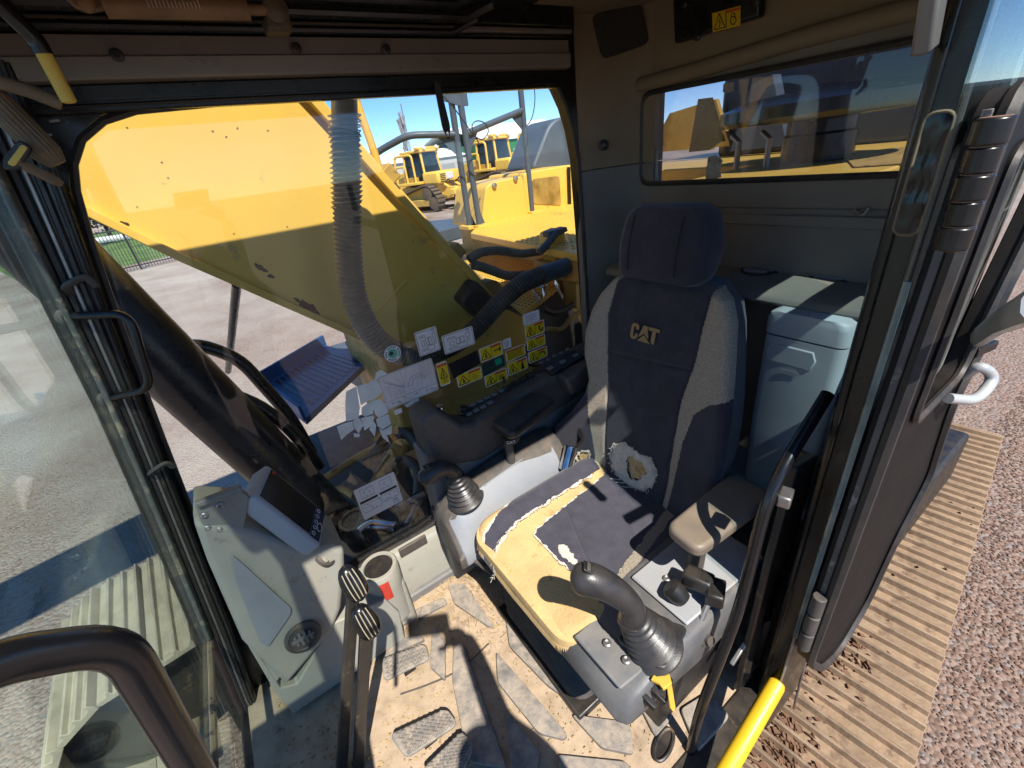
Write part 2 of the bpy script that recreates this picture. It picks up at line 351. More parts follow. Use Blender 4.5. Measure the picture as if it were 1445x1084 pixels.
MB().holed([(-.84, -.12), (1.10, -.12)]+[(yw(z)+.03, z) for z in (.3, .8, 1.3)]+[(.80, 1.88), (-.84, 1.88)], [hole], (RX, 0, 0), Y, Z, (.045, 0, 0)).build('side_wall', black, cab, bev=.004)
# seal round the side window and the pane itself
MB().tube([(RX-.002, y, z) for y, z in hole], .008, 6, closed=True).build('window_seal', rubber, cab)
MB().prism(hole, (RX+.02, 0, 0), Y, Z, (.004, 0, 0)).build('side_window', g_side, cab, ang=0)
# upper rails over the window
MB().prism([(.590, 1.718), (.5795, 1.720), (.5765, 1.724), (.5755, 1.754), (.579, 1.757), (.5825, 1.758), (.5825, 1.788), (.590, 1.791), (RX, 1.791), (RX, 1.718)], (0, -.49, 0), X, Z, (0, 1.36, 0)).build('rail_cover', railmat, cab, ang=15)
MB().box(.562, RX, -.49, .87, 1.8, 1.812).build('upper_rail_lip', railmat, cab, bev=.003)
r_ = MB(); r_.box(.575, RX, -.49, .87, 1.792, 1.8); r_.box(.55, RX, -.49, .87, 1.813, 1.86); r_.box(.598, RX, -.49, .83, 1.672, 1.717); r_.build('dark_rail_channel', black, cab, bev=.003)
r_ = MB(); r_.box(.592, .6, -.47, .80, 1.690, 1.694); r_.tube([(.596, -.47, 1.683), (.596, .78, 1.683)], .0035, 6); r_.build('rail_bead', black, cab)
for px, py in ((165, 78), (418, 68), (545, 70)):
    p = at(0, .574, px, py); MB().lathe([(.011, 0), (.011, -.002), (.008, -.004), (.0045, -.004), (.003, -.001)], p, (1, 0, 0), 14).build('rail_screw', blackworn, cab)
r_ = MB()
for x_, z_, rr in ((.50, 1.835, .012), (.46, 1.80, .010), (.535, 1.79, .008)): r_.tube([(x_, .86, z_), (x_, -.06, z_), (x_-.03, -.12, z_+.02)], rr, 8)
r_.box(.40, .55, -.30, .86, 1.845, 1.858); r_.build('windshield_guide_rail', black, cab)
# front right pillar between the side window and the windshield
zs = [-.12, .036, .2, .36, .55, .8, 1.1, 1.366, 1.55, 1.75]
secs = [[V((.575, yw(z)+.006, z)), V((.575, yf(z)-.012, z)), V((.60, yf(z)+.035, z)), V((.665, yf(z)+.03, z)), V((.665, yw(z)+.012, z)), V((.618, yw(z)+.004, z))] for z in zs]
MB().loft(secs).build('front_pillar', black, cab, bev=.004)
for k, (a, rr, mt_) in enumerate(((.18, .004, rubber), (.42, .006, blackworn), (.64, .0045, steel), (.84, .006, rubber))):
    MB().tube([(.573, yw(z)+.006+(yf(z)-yw(z)-.02)*a, z) for z in zs], rr, 6).build('pillar_track', mt_, cab)
for px, py in ((86, 408), (222, 428), (337, 636), (148, 560), (355, 700), (240, 690)):
    z = at(0, .57, px, py).z; p = V((.574, yf(z)-.02, z))
    MB().lathe([(.009, 0), (.009, -.004), (.006, -.005), (.003, -.002)], p, (1, 0, 0), 12).build('pillar_screw', blackworn, cab)
for px, py in ((108, 400), (224, 660)):
    p = at(0, .56, px, py); a = (p+V((.015, .02, -.02)))
    h = MB(); h.tube(fillet([a, p+V((-.012, .018, .0)), p+V((-.012, -.02, .012)), p+V((0, -.026, -.012))], .012), .008, 8, flat=.7); h.build('pillar_catch', darkplast, cab)
# left windshield pillar, beside the photographer
secs = [[V((-.44, min(.858, yf(z)-.02), z)), V((-.44, yf(z)+.01, z)), V((-.395, yf(z)+.02, z)), V((-.38, yf(z)-.0, z)), V((-.395, min(.865, yf(z)-.02), z))] for z in zs]
MB().loft(secs).build('left_front_pillar', black, cab, bev=.004)
MB().prism([(.885, -.12), (1.20, -.12), (1.20, 1.22), (.87, 1.22)], (-.44, 0, 0), Y, Z, (.04, 0, 0)).build('added_shade_panel', black, cab, bev=.004)  # unseen slab added to shade the front floor, reaching past the cab front
MB().box(-.44, .64, .84, .90, 1.76, 1.87).build('front_header', black, cab, bev=.01)
MB().box(-.46, -.40, -.40, .9, 1.77, 1.88).build('door_header', black, cab, bev=.01)
# rear corner trim, rear wall, rear window
def corner(z0, z1, mt_, name, lean=0):
    pts = [(RX-.002, -.548), (RX-.012, -.575), (.590, -.63), (.563, -.685), (.535, -.722), (.505, -.745), (.46, -.752), (.46, -.80), (RX+.03, -.80), (RX+.03, -.552)]
    MB().prism(pts, (0, 0, z0), X, Y, (0, 0, z1-z0)).build(name, mt_, cab, ang=50)
corner(.0, 1.418, wallgrey, 'corner_trim'); corner(1.421, 1.86, lining, 'upper_corner_trim')
def rr_poly(x0, x1, z0, z1, z1b, r):
    P = [V((x0, z0, 0)), V((x1, z0, 0)), V((x1, z1b, 0)), V((x0, z1, 0))]
    return [(p.x, p.y) for p in fillet(P, r, 5, True)]
rwin = rr_poly(-.37, .512, 1.350, 1.606, 1.628, .045)
MB().holed([(-.44, 1.27), (.53, 1.27), (.53, 1.418), (.53, 1.66), (-.44, 1.655)], [rwin], (0, -.752, 0), X, Z, (0, -.05, 0)).build('rear_wall', wallgrey, cab, bev=.006)
MB().holed([(-.44, 1.655), (.53, 1.66), (.56, 1.86), (-.44, 1.86)], [], (0, -.75, 0), X, Z, (0, -.05, 0)).build('rear_lining', lining, cab)
MB().tube([(x, -.748, z) for x, z in rwin], .009, 6, closed=True).build('rear_window_seal', rubber, cab)
MB().prism(rwin, (0, -.775, 0), X, Z, (0, -.004, 0)).build('rear_window', g_rear, cab, ang=0)
# soft rolled edge of the roof lining over the rear window
MB().tube([(x, -.742, 1.655+.01*(x < .2)) for x in (-.40, .0, .3, .52)], .022, 10).build('lining_roll', lining, cab)
MB().box(-.44, .60, -.80, -.755, 0, 1.27).build('lower_rear_wall', wallgrey, cab)
MB().box(-.44, .60, -.752, -.742, 1.225, 1.255).build('rear_wall_rib', wallgrey, cab, bev=.004)
sh = MB(); sh.prism([(-.752, 1.090), (-.63, 1.075), (-.605, 1.060), (-.60, 1.04), (-.752, 1.04)], (-.43, 0, 0), Y, Z, (.99, 0, 0)); sh.build('rear_shelf', wallgrey, cab, bev=.012)
for px, py in ((1073, 382), (1175, 391)):
    p = at(2, 1.085, px, py)
    vn = MB().lathe([(.058, -.004), (.058, .006), (.05, .009), (.044, .004), (.040, -.002)], p, (0, .12, 1), 28).build('air_vent', blackplast, cab)
    s_ = MB()
    for k in range(-3, 4): s_.bar(p+V((-.036, k*.011, .006)), p+V((.036, k*.011, .006)), .004, .010)
    s_.tube([p+V((.03*cos(a), .03*sin(a), .008)) for a in [i*.4 for i in range(16)]], .0035, 5, closed=True); s_.build('vent_slats', greyplast, vn)
# left rear quarter with its own window
q = [(-.70, .88), (-.42, .88), (-.42, 1.60), (-.70, 1.60)]
MB().holed([(-.80, -.12), (-.39, -.12), (-.39, 1.86), (-.80, 1.86)], [q], (-.44, 0, 0), Y, Z, (.04, 0, 0)).build('quarter_wall', wallgrey, cab)
MB().prism(q, (-.42, 0, 0), Y, Z, (.003, 0, 0)).build('quarter_window', g_door, cab, ang=0)
# rear door pillar
bp = [(-.398, -.235), (-.405, -.221), (-.412, -.218), (-.444, -.218), (-.450, -.223), (-.452, -.232), (-.452, -.40), (-.398, -.40)]
MB().prism(bp, (0, 0, -.12), X, Y, (0, 0, 1.97)).build('door_pillar', black, cab, bev=.003)
MB().tube([(-.4505, -.2195, .05), (-.4505, -.2195, 1.85)], .0035, 8).build('door_seal', M('worn_pale_edge', (.22, .21, .20), .35, .2, .4, 14, .05), cab)
MB().tube([(-.418, -.2175, .1), (-.418, -.2175, 1.85)], .0018, 6).build('pillar_crease', black_clean, cab)
fl = V((-1, 0, 0)); fn = V((0, 1, 0))
q0, q1 = at(1, -.217, 1322, 158), at(1, -.217, 1290, 332)
c0 = V((-.4315, -.217, 0)); pz = (q0.z+q1.z)/2; ph_ = abs(q0.z-q1.z)
ol = rrect(.030, ph_, .011, 4)
MB().tube([c0+fl*u+V((0, 0, pz+v))+fn*.001 for u, v in ol], .0022, 5, closed=True).build('cover_plate_edge', M('tan_sealant', (.25, .19, .12), .8), cab)
cp = MB(); nv = []
for i in range(9):
    for j in range(21):
        u = -.0135+.027*i/8; v = (-.49+.98*j/20)*ph_; k = mnoise.noise(V((u*70, v*40, 3)))*.0035
        nv.append(c0+fl*u+V((0, 0, pz+v))+fn*(.002+k))
cp.add(nv, [(i*21+j, i*21+j+1, (i+1)*21+j+1, (i+1)*21+j) for i in range(8) for j in range(20)]); cp.build('crumpled_cover_plate', black_clean, cab, ang=180)
MB().bar(at(0, -.40, 1322, -30), at(0, -.40, 1304, 74), .02, .03).build('header_trim_strip', railmat, cab, bev=.004)
# sill and lock post
MB().box(-.44, -.365, -.30, .92, -.06, .006).build('door_sill', blackworn, cab, bev=.004)
a, b = at(0, -.37, 1141, 660), at(0, -.365, 1052, 985)
lp = MB(); lp.prism([(-.20, .86), (-.30, .84), (-.29, .50), (-.24, .30), (-.245, .02), (-.175, .02), (-.175, .30), (-.185, .60)], (-.375, 0, 0), Y, Z, (.018, 0, 0)); lp.box(-.375, -.33, -.30, -.285, .02, .84)
lp.build('lock_post', blackworn, cab, bev=.004)
cr2 = MB(); nv = []
for i in range(7):
    for j in range(15):
        u = -.215-.055*i/6; v = .30+.17*j/14; nv.append(V((-.378-mnoise.noise(V((u*70, v*45, 1)))*.006, u, v)))
cr2.add(nv, [(i*15+j, i*15+j+1, (i+1)*15+j+1, (i+1)*15+j) for i in range(6) for j in range(14)]).build('crumpled_tape', black_clean, cab, ang=180)
p = at(0, -.39, 1108, 702); MB().obox(p, (1, .3, 0), (-.3, 1, .1), Z, .012, .022, .014).build('door_striker', steel, cab, bev=.004)
p = at(0, -.36, 1042, 922); MB().bar(p+V((.0, .03, -.02)), p+V((0, -.035, .02)), .012, .012).build('sill_peg', steel, cab, bev=.003)
# windshield: curved pane in two pieces and its frame
zz = [.365+i*(1.76-.365)/14 for i in range(15)]
gl = MB(); gl.loft([[V((-.39, yf(z)+.002, z)), V((.565, yf(z)+.002, z)), V((.565, yf(z)+.006, z)), V((-.39, yf(z)+.006, z))] for z in zz]); gl.build('windshield', g_wind, cab, ang=60)
zl = [-.10+i*.43/5 for i in range(6)]
MB().loft([[V((-.39, yf(z)+.002, z)), V((.565, yf(z)+.002, z)), V((.565, yf(z)+.006, z)), V((-.39, yf(z)+.006, z))] for z in zl]).build('lower_windshield', g_wind, cab, ang=60)
fr = MB(); fr.loft([[V((.548, yf(z)-.010, z)), V((.572, yf(z)-.014, z)), V((.575, yf(z)+.0, z)), V((.548, yf(z)+.0, z))] for z in zz]); fr.build('windshield_frame', M('worn_grey_green_frame', (.10, .115, .105), .5, 0, .25, 8, .1, 60, dust=.4, wear=.4, wcol=(.36, .30, .20)), cab, bev=.003)
fb = MB(); fb.tube([(x, yf(.355)-.004, .352) for x in (-.38, 0, .35, .572)], .008, 8); fb.tube([(x, yf(.34)+.004, .332) for x in (-.38, 0, .35, .572)], .006, 8)
fb.build('windshield_bottom_seal', M('tan_stained_seal', (.20, .15, .09), .7, 0, .35, 14, .2, 60, wear=.4, wcol=(.03, .03, .03)), cab)
MB().box(-.40, .60, 1.085, 1.12, -.12, -.04).build('front_cross_member', black, cab, bev=.006)
MB().tube(smooth_path([at(0, .6165, *p) for p in ((215, 141), (185, 146), (158, 156), (132, 172), (110, 198), (100, 230), (99, 262), (108, 300), (121, 345), (135, 390))], 4), .0013, 5).build('yellow_seal_line', yellowdull, cab)
for px, py, l in ((70, 172, 14), (64, 192, 10), (118, 118, 8)): MB().bar(at(0, .612, px, py), at(0, .612, px+l, py-2), .004, .004).build('bare_scuff', steel, cab)
# grab handle screwed to the windshield frame
gh = fillet([at(0, .565, 92, 447), at(0, .47, 178, 440), at(0, .47, 213, 545), at(0, .565, 150, 563)], .05, 6)
P0, P3 = at(0, .565, 92, 447), at(0, .565, 150, 563)
P1, P2 = at(0, .50, 182, 442), at(0, .50, 214, 549)
gr = MB().tube(fillet([P0, P1, P2, P3], .035, 6), .0085, 10).build('grab_handle', black, cab)
for p in (P0, P3): MB().lathe([(.016, .004), (.016, -.004), (.010, -.008)], p, (1, 0, 0), 14).build('handle_foot', darkplast, gr)
# the near grab bar by the door opening
nb = fillet([at(0, -.49, -80, 968), at(0, -.482, 10, 931), at(0, -.47, 168, 905), at(0, -.462, 300, 1130), at(0, -.455, 380, 1300)], .045, 6)
t = MB().tube(nb, .0074, 18).build('grab_bar', black_clean, None, label='thick black bent grab bar close to the camera at the door opening', category='handle')
# ================================================================ DOOR, folded back against the cab side
door = thing('cab_door', 'open black cab door with glass folded back along the cab side', 'door', (-.48, -.16, -.05))
dout = [(p.x, p.y) for p in fillet([V((-.15, .40, 0)), V((-.29, .21, 0)), V((-.42, .14, 0)), V((-.55, .24, 0)), V((-.585, .48, 0)), V((-.67, .65, 0)), V((-.62, .76, 0)), V((-.56, .92, 0)), V((-.62, 1.02, 0)), V((-.61, 1.14, 0)), V((-.67, 1.25, 0)), V((-.74, 1.50, 0)), V((-.15, 1.50, 0))], .05, 4, True)]
dwin = [(p.x, p.y) for p in fillet([V((-.26, 1.0, 0)), V((-.52, 1.0, 0)), V((-.555, 1.15, 0)), V((-.62, 1.30, 0)), V((-.66, 1.43, 0)), V((-.26, 1.43, 0))], .04, 5, True)]
MB().holed(dout, [dwin], (-.502, 0, 0), Y, Z, (.026, 0, 0)).build('door_frame', blackmatte, door, bev=.006)
MB().prism([(-.135, .48), (-.30, .30), (-.43, .22), (-.54, .50), (-.54, .95), (-.72, 1.70), (-.135, 1.70)], (-.469, 0, 0), Y, Z, (.004, 0, 0)).build('door_glass', g_door, door, ang=0)
MB().box(-.494, -.484, -.1535, -.1495, .42, 1.48).build('edge_seal', M('grey_edge_rubber', (.10, .095, .09), .6, 0, .3, 10, .1, 60, wear=.3, wcol=(.25, .23, .2)), door, bev=.001)
MB().box(-.473, -.4635, -.150, -.1455, .45, 1.28).build('glass_edge', M('pale_glass_edge', (.15, .20, .20), .15, .3, .3, 14, 0), door, bev=.001)
sl = MB(); sl.tube([(-.506, y, z) for y, z in dout], .010, 6, closed=True); sl.tube([(-.506, y, z) for y, z in dwin], .007, 6, closed=True); sl.build('door_rubber', rubber, door)
ha, hb = at(0, -.517, 1402, 165), at(0, -.517, 1344, 350)
ha.y = hb.y = (ha.y+hb.y)/2
for k in range(5):
    a = ha+(hb-ha)*(k/5+.004); b = ha+(hb-ha)*((k+1)/5-.005)
    MB().tube([a, b], .0155 if k % 2 == 0 else .0140, 20).build('hinge_knuckle', black, door, bev=.002)
MB().tube([ha, hb], .0125, 12).build('hinge_pin', brownrust, door)
ha, hb = at(0, -.49, 1152, 848), at(0, -.49, 1138, 908); ha.y = hb.y = (ha.y+hb.y)/2
for k in range(3):
    a = ha+(hb-ha)*(k/3+.01); b = ha+(hb-ha)*((k+1)/3-.02)
    MB().tube([a, b], .013, 12).build('hinge_knuckle', darkplast, door, bev=.002)
p1, p2 = at(0, -.515, 1352, 556), at(0, -.515, 1398, 512)
hd = MB(); A0 = at(0, -.515, 1338, 562); hd.tube(fillet([A0, at(0, -.545, 1378, 566), at(0, -.55, 1405, 532), at(0, -.525, 1382, 514), at(0, -.51, 1362, 530)], .03, 5), .010, 10)
hd.build('door_handle', M('silver_handle', (.52, .52, .5), .35, .3, .1), door)
MB().tube([at(0, -.51, 1384, 474), at(0, -.55, 1415, 452), at(0, -.60, 1470, 425)], .014, 10, flat=1.6).build('door_stay', M('pale_grey_metal', (.5, .5, .47), .4, .3, .1), door)
MB().bar(at(0, -.505, 1376, 498), at(0, -.52, 1404, 486), .01, .02).build('door_lock_tab', black, door, bev=.002)
# chrome door-side stand pipes
MB().tube([at(0, -.45, 1120, 1000), at(0, -.45, 1140, 920), at(0, -.45, 1147, 880)], .004, 8).build('door_bottom_rod', steel, door)
# ================================================================ HANDRAILS by the door
hr = thing('door_handrail', 'bent black painted handrail rising from the sill beside the left armrest', 'handrail', at(0, -.38, 975, 1084))
pp = [at(0, -.365, 1168, 556), at(0, -.372, 1086, 690), at(0, -.378, 1044, 858), at(0, -.372, 985, 1010), at(0, -.372, 966, 1100)]
MB().tube(fillet(pp, .09, 6), .0125, 14).build('rail_tube', black_clean, hr)
MB().tube([at(2, -.02, 1096, 966), at(0, -.455, 1094, 968), at(0, -.47, 1006, 1120), at(0, -.475, 960, 1200)], .0215, 16).build('sill_grab_tube', yellowrail, None, label='bright yellow tube running down beside the black door sill', category='handrail')
# ================================================================ FLOOR MAT
mat_ = thing('floor_mat', 'dirty black rubber floor mat with raised chevron pads under tan dust', 'floor mat', (.2, .4, .002))
MB().box(-.35, .585, -.10, 1.02, .002, .008).build('mat_sheet', floorm, mat_, ang=0)
def padpoly(pts, name='tread_pad', z0=.006, z1=.022, mt_=matm, par=mat_):
    P = [at(2, z1, *p) for p in pts]; P = fillet([V((p.x, p.y, z0)) for p in P], .012, 3, True)
    return MB().slab(P, (0, 0, z1-z0)).build(name, mt_, par, bev=.003, seg=1)
PADS = [[(713, 868), (724, 876), (821, 984), (806, 990), (772, 966), (719, 912)], [(700, 919), (801, 1036), (796, 1043), (760, 1034), (702, 962)],
 [(806, 1008), (884, 1018), (891, 1030), (894, 1064), (849, 1055)], [(786, 1064), (884, 1074), (900, 1100), (792, 1100)],
 [(632, 825), (655, 823), (686, 868), (698, 884), (690, 884), (640, 850)],
 [(640, 905), (652, 905), (715, 1084), (660, 1075), (638, 960)], [(712, 1000), (762, 1060), (755, 1100), (722, 1090)],
 [(610, 880), (628, 905), (628, 960), (606, 940)], [(560, 905), (590, 893), (600, 902), (540, 928)], [(585, 860), (625, 842), (632, 850), (590, 872)],
 [(960, 1000), (1000, 975), (1030, 1010), (985, 1060)], [(905, 1000), (935, 985), (950, 1010), (925, 1040)]]
for q in PADS: padpoly(q)
# debris on the floor: a thin wire and straw
MB().tube(smooth_path([at(2, .02, *p) for p in ((690, 908), (672, 925), (640, 950), (600, 968), (565, 980))], 5), .0022, 5).build('loose_wire', darkplast, None, label='thin dark wire lying across the dusty floor mat', category='wire')
rnd = random.Random(11); sw = MB()
for i in range(240):
    p = at(2, .019, rnd.gauss(655, 40), rnd.gauss(830, 40)); 
    if p.x > .60 or p.x < -.3: continue
    a = rnd.uniform(0, 3.14); l = rnd.uniform(.006, .028); d = V((cos(a)*l, sin(a)*l, rnd.uniform(-.002, .004))); sw.bar(p-d, p+d, .0016, .001)
for i in range(1500):
    p = V((rnd.uniform(-.3, .58), rnd.uniform(0, 1.0), .012)); r = rnd.uniform(.001, .0035); sw.obox(p, (rnd.random(), rnd.random(), .2), (-.3, .6, .1), (.1, .1, 1), r, r*.8, r*.6)
sw.build('floor_debris', M('straw_and_grit', (.45, .32, .16), .9, 0, .4, 60), None, ang=0, kind='stuff')
# travel pedals with wavy rubber tread
def pedal(corners, label):
    P = [at(2, .062, *c) for c in corners]; c = sum(P, V((0, 0, 0)))/4
    t = thing('travel_pedal', label, 'pedal', (c.x, c.y, .008))
    P = [V((p.x, p.y, .045)) for p in P]; Q = fillet(P, .02, 4, True)
    MB().slab(Q, (0, 0, .012)).build('pedal_plate', matm, t, bev=.004)
    rib = MB()
    e0, e1, e2, e3 = [V((p.x, p.y, .058)) for p in P]
    for k in range(9):
        s = .1+.8*k/8; A = e0.lerp(e1, s); B = e3.lerp(e2, s); pts = []
        for j in range(9):
            u = .08+.84*j/8; q_ = A.lerp(B, u)+(e1-e0).normalized()*(.006*(1 if j % 2 else -1)); pts.append(q_)
        rib.tube(pts, .0045, 5)
    rib.build('pedal_rib', matm, t)
    MB().box(c.x-.02, c.x+.02, c.y-.02, c.y+.02, .008, .046).build('pedal_post', blackplast, t)
    return t
pedal([(537, 928), (600, 906), (606, 928), (541, 960)], 'rubber travel pedal with wavy tread, farthest from the door')
pedal([(548, 1035), (630, 997), (646, 1020), (572, 1069)], 'rubber travel pedal with wavy tread, the middle one on the floor')
pedal([(592, 1086), (651, 1029), (669, 1050), (648, 1100)], 'rubber travel pedal nearest the camera, cut by the photo bottom edge')
# ================================================================ FRONT CONSOLE (below the monitor)
fc = thing('front_console', 'beige grey moulded front corner console with round vents below the monitor', 'console', (.48, .8, .0))
def yz(ptsx, x): return [(at(0, x, *p).y, at(0, x, *p).z) for p in ptsx]
body = [(.895, .842), (.835, .80), (.75, .665), (.69, .60), (.645, .575), (.625, .54), (.645, .47), (.70, .33), (.75, .26), (.925, .16), (.95, .42), (.915, .72)]
sec = lambda x, k: [V((x, .80+(p[0]-.80)*k, .50+(p[1]-.50)*k)) for p in body]
MB().loft([sec(.60, 1.0), sec(.47, 1.0), sec(.435, .985), sec(.42, .955)]).build('console_body', beigeplast, fc, bev=.012, seg=3, ang=50)
# lighter inset lid, lower skirt
lid = [at(0, .418, *p) for p in ((326, 783), (333, 786), (411, 857), (410, 866), (378, 912), (367, 905), (333, 820))]
MB().slab(fillet([V((.419, p.y, p.z)) for p in lid], .008, 4, True), (-.006, 0, 0)).build('inset_lid', lightplast, fc, bev=.003)
sk = [at(0, .405, *p) for p in ((360, 935), (395, 985), (540, 860), (560, 845), (565, 870), (440, 1000), (395, 1010))]
MB().prism([(.935, .43), (.94, .16), (.90, .135), (.744, .285), (.578, .253), (.552, .16), (.565, .02), (.95, .02), (.957, .15), (.945, .4)], (.432, 0, 0), Y, Z, (.165, 0, 0)).build('console_skirt', beigeplast, fc, bev=.012, seg=3)
MB().prism([(.870, .70), (.905, .70), (.935, .42), (.95, .18), (.92, .20), (.89, .60)], (.435, 0, 0), Y, Z, (.10, 0, 0)).build('front_edge_trim', beigeplast, fc, bev=.008)
def round_vent(p, ax, r, par, tilt=1):
    ax = V(ax).normalized()
    v_ = MB().lathe([(r, -.006), (r, .005), (r*.86, .009), (r*.78, .004), (r*.72, -.008), (.001, -.010)], p, ax, 28).build('air_vent', darkplast, par)
    x = ax.orthogonal().normalized(); y = ax.cross(x); s_ = MB()
    for k in (-.42, 0, .42): s_.obox(V(p)+y*(k*r)+ax*.002, x, y, ax, r*.62, .0035, .006)
    s_.obox(V(p)+ax*.004, y, x, ax, r*.5, r*.12, .006); s_.build('vent_slats', beigeplast, v_)
p = at(0, .408, 428, 899); 
MB().lathe([(.050, -.004), (.050, .003), (.041, .006), (.037, .002), (.001, .0)], p, (-1, 0, .15), 30).build('vent_ring', darkplast, fc)
s_ = MB()
for k in range(4): s_.obox(p+V((-.004, -.02+.013*k, .0)), Z, Y, X, .026-.006*abs(k-1.5), .0035, .004)
s_.obox(p+V((-.006, 0, .004)), Y, Z, X, .03, .004, .004); s_.build('vent_slats', greyplast, fc)
ax_ = V((-.45, -.75, .6)); 
p = at(0, .445, 452, 788); round_vent(p+V((-.35, -.75, .55))*.020, V((-.35, -.75, .55)), .036, fc)
# cup holder with a strip of red tape
ch = thing('cup_holder', 'round beige cup holder with a black well and peeling red sticker', 'cup holder', (.5, .53, .1))
cp = at(2, .33, 534, 800)
MB().lathe([(.055, -.24), (.060, -.08), (.064, 0), (.060, .006), (.050, .006), (.047, -.002), (.043, -.10), (.001, -.10)], cp, Z, 32).build('cup_body', beigeplast, ch, ang=45)
MB().lathe([(.0475, -.0), (.0465, .003), (.0435, -.095), (.001, -.096)], cp, Z, 32).build('cup_lining', blackplast, ch, ang=45)
MB().prism([(cp.x-.04, cp.y-.06), (cp.x+.085, cp.y-.06), (cp.x+.085, cp.y+.06), (cp.x-.02, cp.y+.06)], (0, 0, .02), X, Y, (0, 0, cp.z-.10)).build('holder_block', beigeplast, ch, bev=.02, seg=3)
tv = (CAM-cp); tv.z = 0; tv.normalize(); sdv = Z and V((-tv.y, tv.x, 0))
tp = MB(); rows = []
for i in range(6):
    for j in range(5):
        a = -.32+.5*j/4; d = tv*cos(a)+sdv*sin(a); z = -.015-.085*i/5; R_ = .063 - .004*(i/5) + .0015
        rows.append(cp+d*R_+V((0, 0, z)))
tp.add(rows, [(i*5+j, i*5+j+1, (i+1)*5+j+1, (i+1)*5+j) for i in range(5) for j in range(4)]).build('red_sticker', red, ch, ang=180)
# beige wall ledge under the side window, up to the right console
lg = thing('wall_ledge', 'beige grey wall panel and ledge under the side window behind the cup holder', 'panel', (.59, .4, 0))
MB().prism([(.615, .262), (.585, .255), (.572, .235), (.578, .02), (.615, .02)], (0, .12, 0), X, Z, (0, .82, 0)).build('ledge_panel', beigeplast, lg, bev=.006)
c = at(0, .575, 583, 770)
MB().obox((.578, c.y+.0, c.z-.006), Y, Z, X, .055, .022, .006).build('ledge_pocket', darkplast, lg, bev=.004)
MB().box(.556, .60, -.05, .92, .003, .045).build('floor_edge_strip', greyplast, lg, bev=.008)
MB().lathe([(.012, 0), (.012, .003), (.005, .004)], at(0, .57, 612, 716), (-1, 0, 0), 12).build('ledge_screw', darkplast, lg)
# ================================================================ MONITOR
mon = thing('display_monitor', 'grey framed display monitor with dark screen and round keys on a bracket', 'monitor', (.47, .75, .62))
cc = V((.4691, .6977, .7331)); ex = V((-.1797, -.3643, -.9138)).normalized(); ey = V((.9424, -.3303, -.0537)); ey = (ey-ex*ey.dot(ex)).normalized(); ez = ex.cross(ey)
W2 = .1175; H2 = .0706
def mp(u, v, w=0): return cc+ex*(u*W2)+ey*(v*H2)+ez*w
o_ = [mp(*q_) for q_ in ((-.98, -1), (1, -1), (1.0, .9), (.92, 1), (-.92, 1), (-1.0, .9))]
secm = lambda k, w_: [cc+(p-cc)*k+ez*w_ for p in o_]
MB().loft([secm(.90, -.058), secm(1.0, -.044), secm(1.0, -.006), secm(.975, 0)]).build('monitor_case', M('grey_blue_monitor_case', (.40, .43, .45), .5, 0, .08, 6, .06, 240, dust=.25), mon, bev=.006, seg=3)
MB().slab([mp(-.84, -.80, -.001), mp(.62, -.80, -.001), mp(.62, .86, -.001), mp(-.84, .86, -.001)], ez*.0025).build('screen', screenm, mon, ang=0)
MB().slab([mp(.64, -.84, -.001), mp(.93, -.84, -.001), mp(.93, .88, -.001), mp(.64, .88, -.001)], ez*.003).build('key_panel', M('navy_key_panel', (.02, .024, .045), .5), mon, ang=0)
for k in range(5):
    p = mp(.715, -.66+.33*k, .003); n_ = 18; pts = [p+ex*.0058*cos(2*pi*j/n_)+ey*.0058*sin(2*pi*j/n_) for j in range(n_)]
    MB().tube(pts, .0011, 5, closed=True).build('round_key', M('pale_key', (.5, .55, .6), .5) if k == 0 else bpy.data.materials['pale_key'], mon)
p = mp(.845, -.15, .003)
MB().tube([p+ex*(.008*cos(2*pi*j/24)*(1+.15*cos(4*2*pi*j/24)))+ey*(.016*sin(2*pi*j/24)) for j in range(24)], .0012, 5, closed=True).build('dial_ring', bpy.data.materials['pale_key'], mon)
MB().slab([mp(-.80, .66, .002), mp(-.72, .66, .002), mp(-.72, .80, .002), mp(-.80, .80, .002)], ez*.001).build('red_mark', red, mon, ang=0)
MB().bar(cc-ez*.07-ey*.03, V((.53, cc.y+.05, cc.z-.16)), .06, .05).build('monitor_arm', greyplast, mon, bev=.006)
# mounting plate between monitor and pillar
br = thing('monitor_bracket', 'dusty riveted metal bracket plate between the monitor and the front pillar', 'bracket', (.52, .86, .85))
B_ = [at(0, .425, *p) for p in ((274, 712), (330, 688), (352, 700), (345, 742), (322, 770), (293, 762))]
MB().slab(fillet(B_, .012, 4, True), V((.02, 0, -.004))).build('bracket_plate', M('dusty_grey_metal', (.24, .25, .23), .5, .2, .2, 12, .1, dust=.5), br, bev=.003)
for px, py in ((288, 727), (310, 713), (293, 745), (310, 747)):
    MB().lathe([(.0075, 0), (.0075, .003), (.0045, .005), (.0025, .002)], at(0, .424, px, py), (-1, 0, .1), 12).build('rivet', steel, br)
MB().bar(at(0, .42, 276, 712), at(0, .42, 340, 688), .018, .014).build('bracket_flange', bpy.data.materials['dusty_grey_metal'], br, bev=.003)
# ================================================================ RIGHT CONSOLE
rc = thing('right_console', 'dark grey switch console running along the side window behind the right armrest', 'console', (.55, -.1, .3))
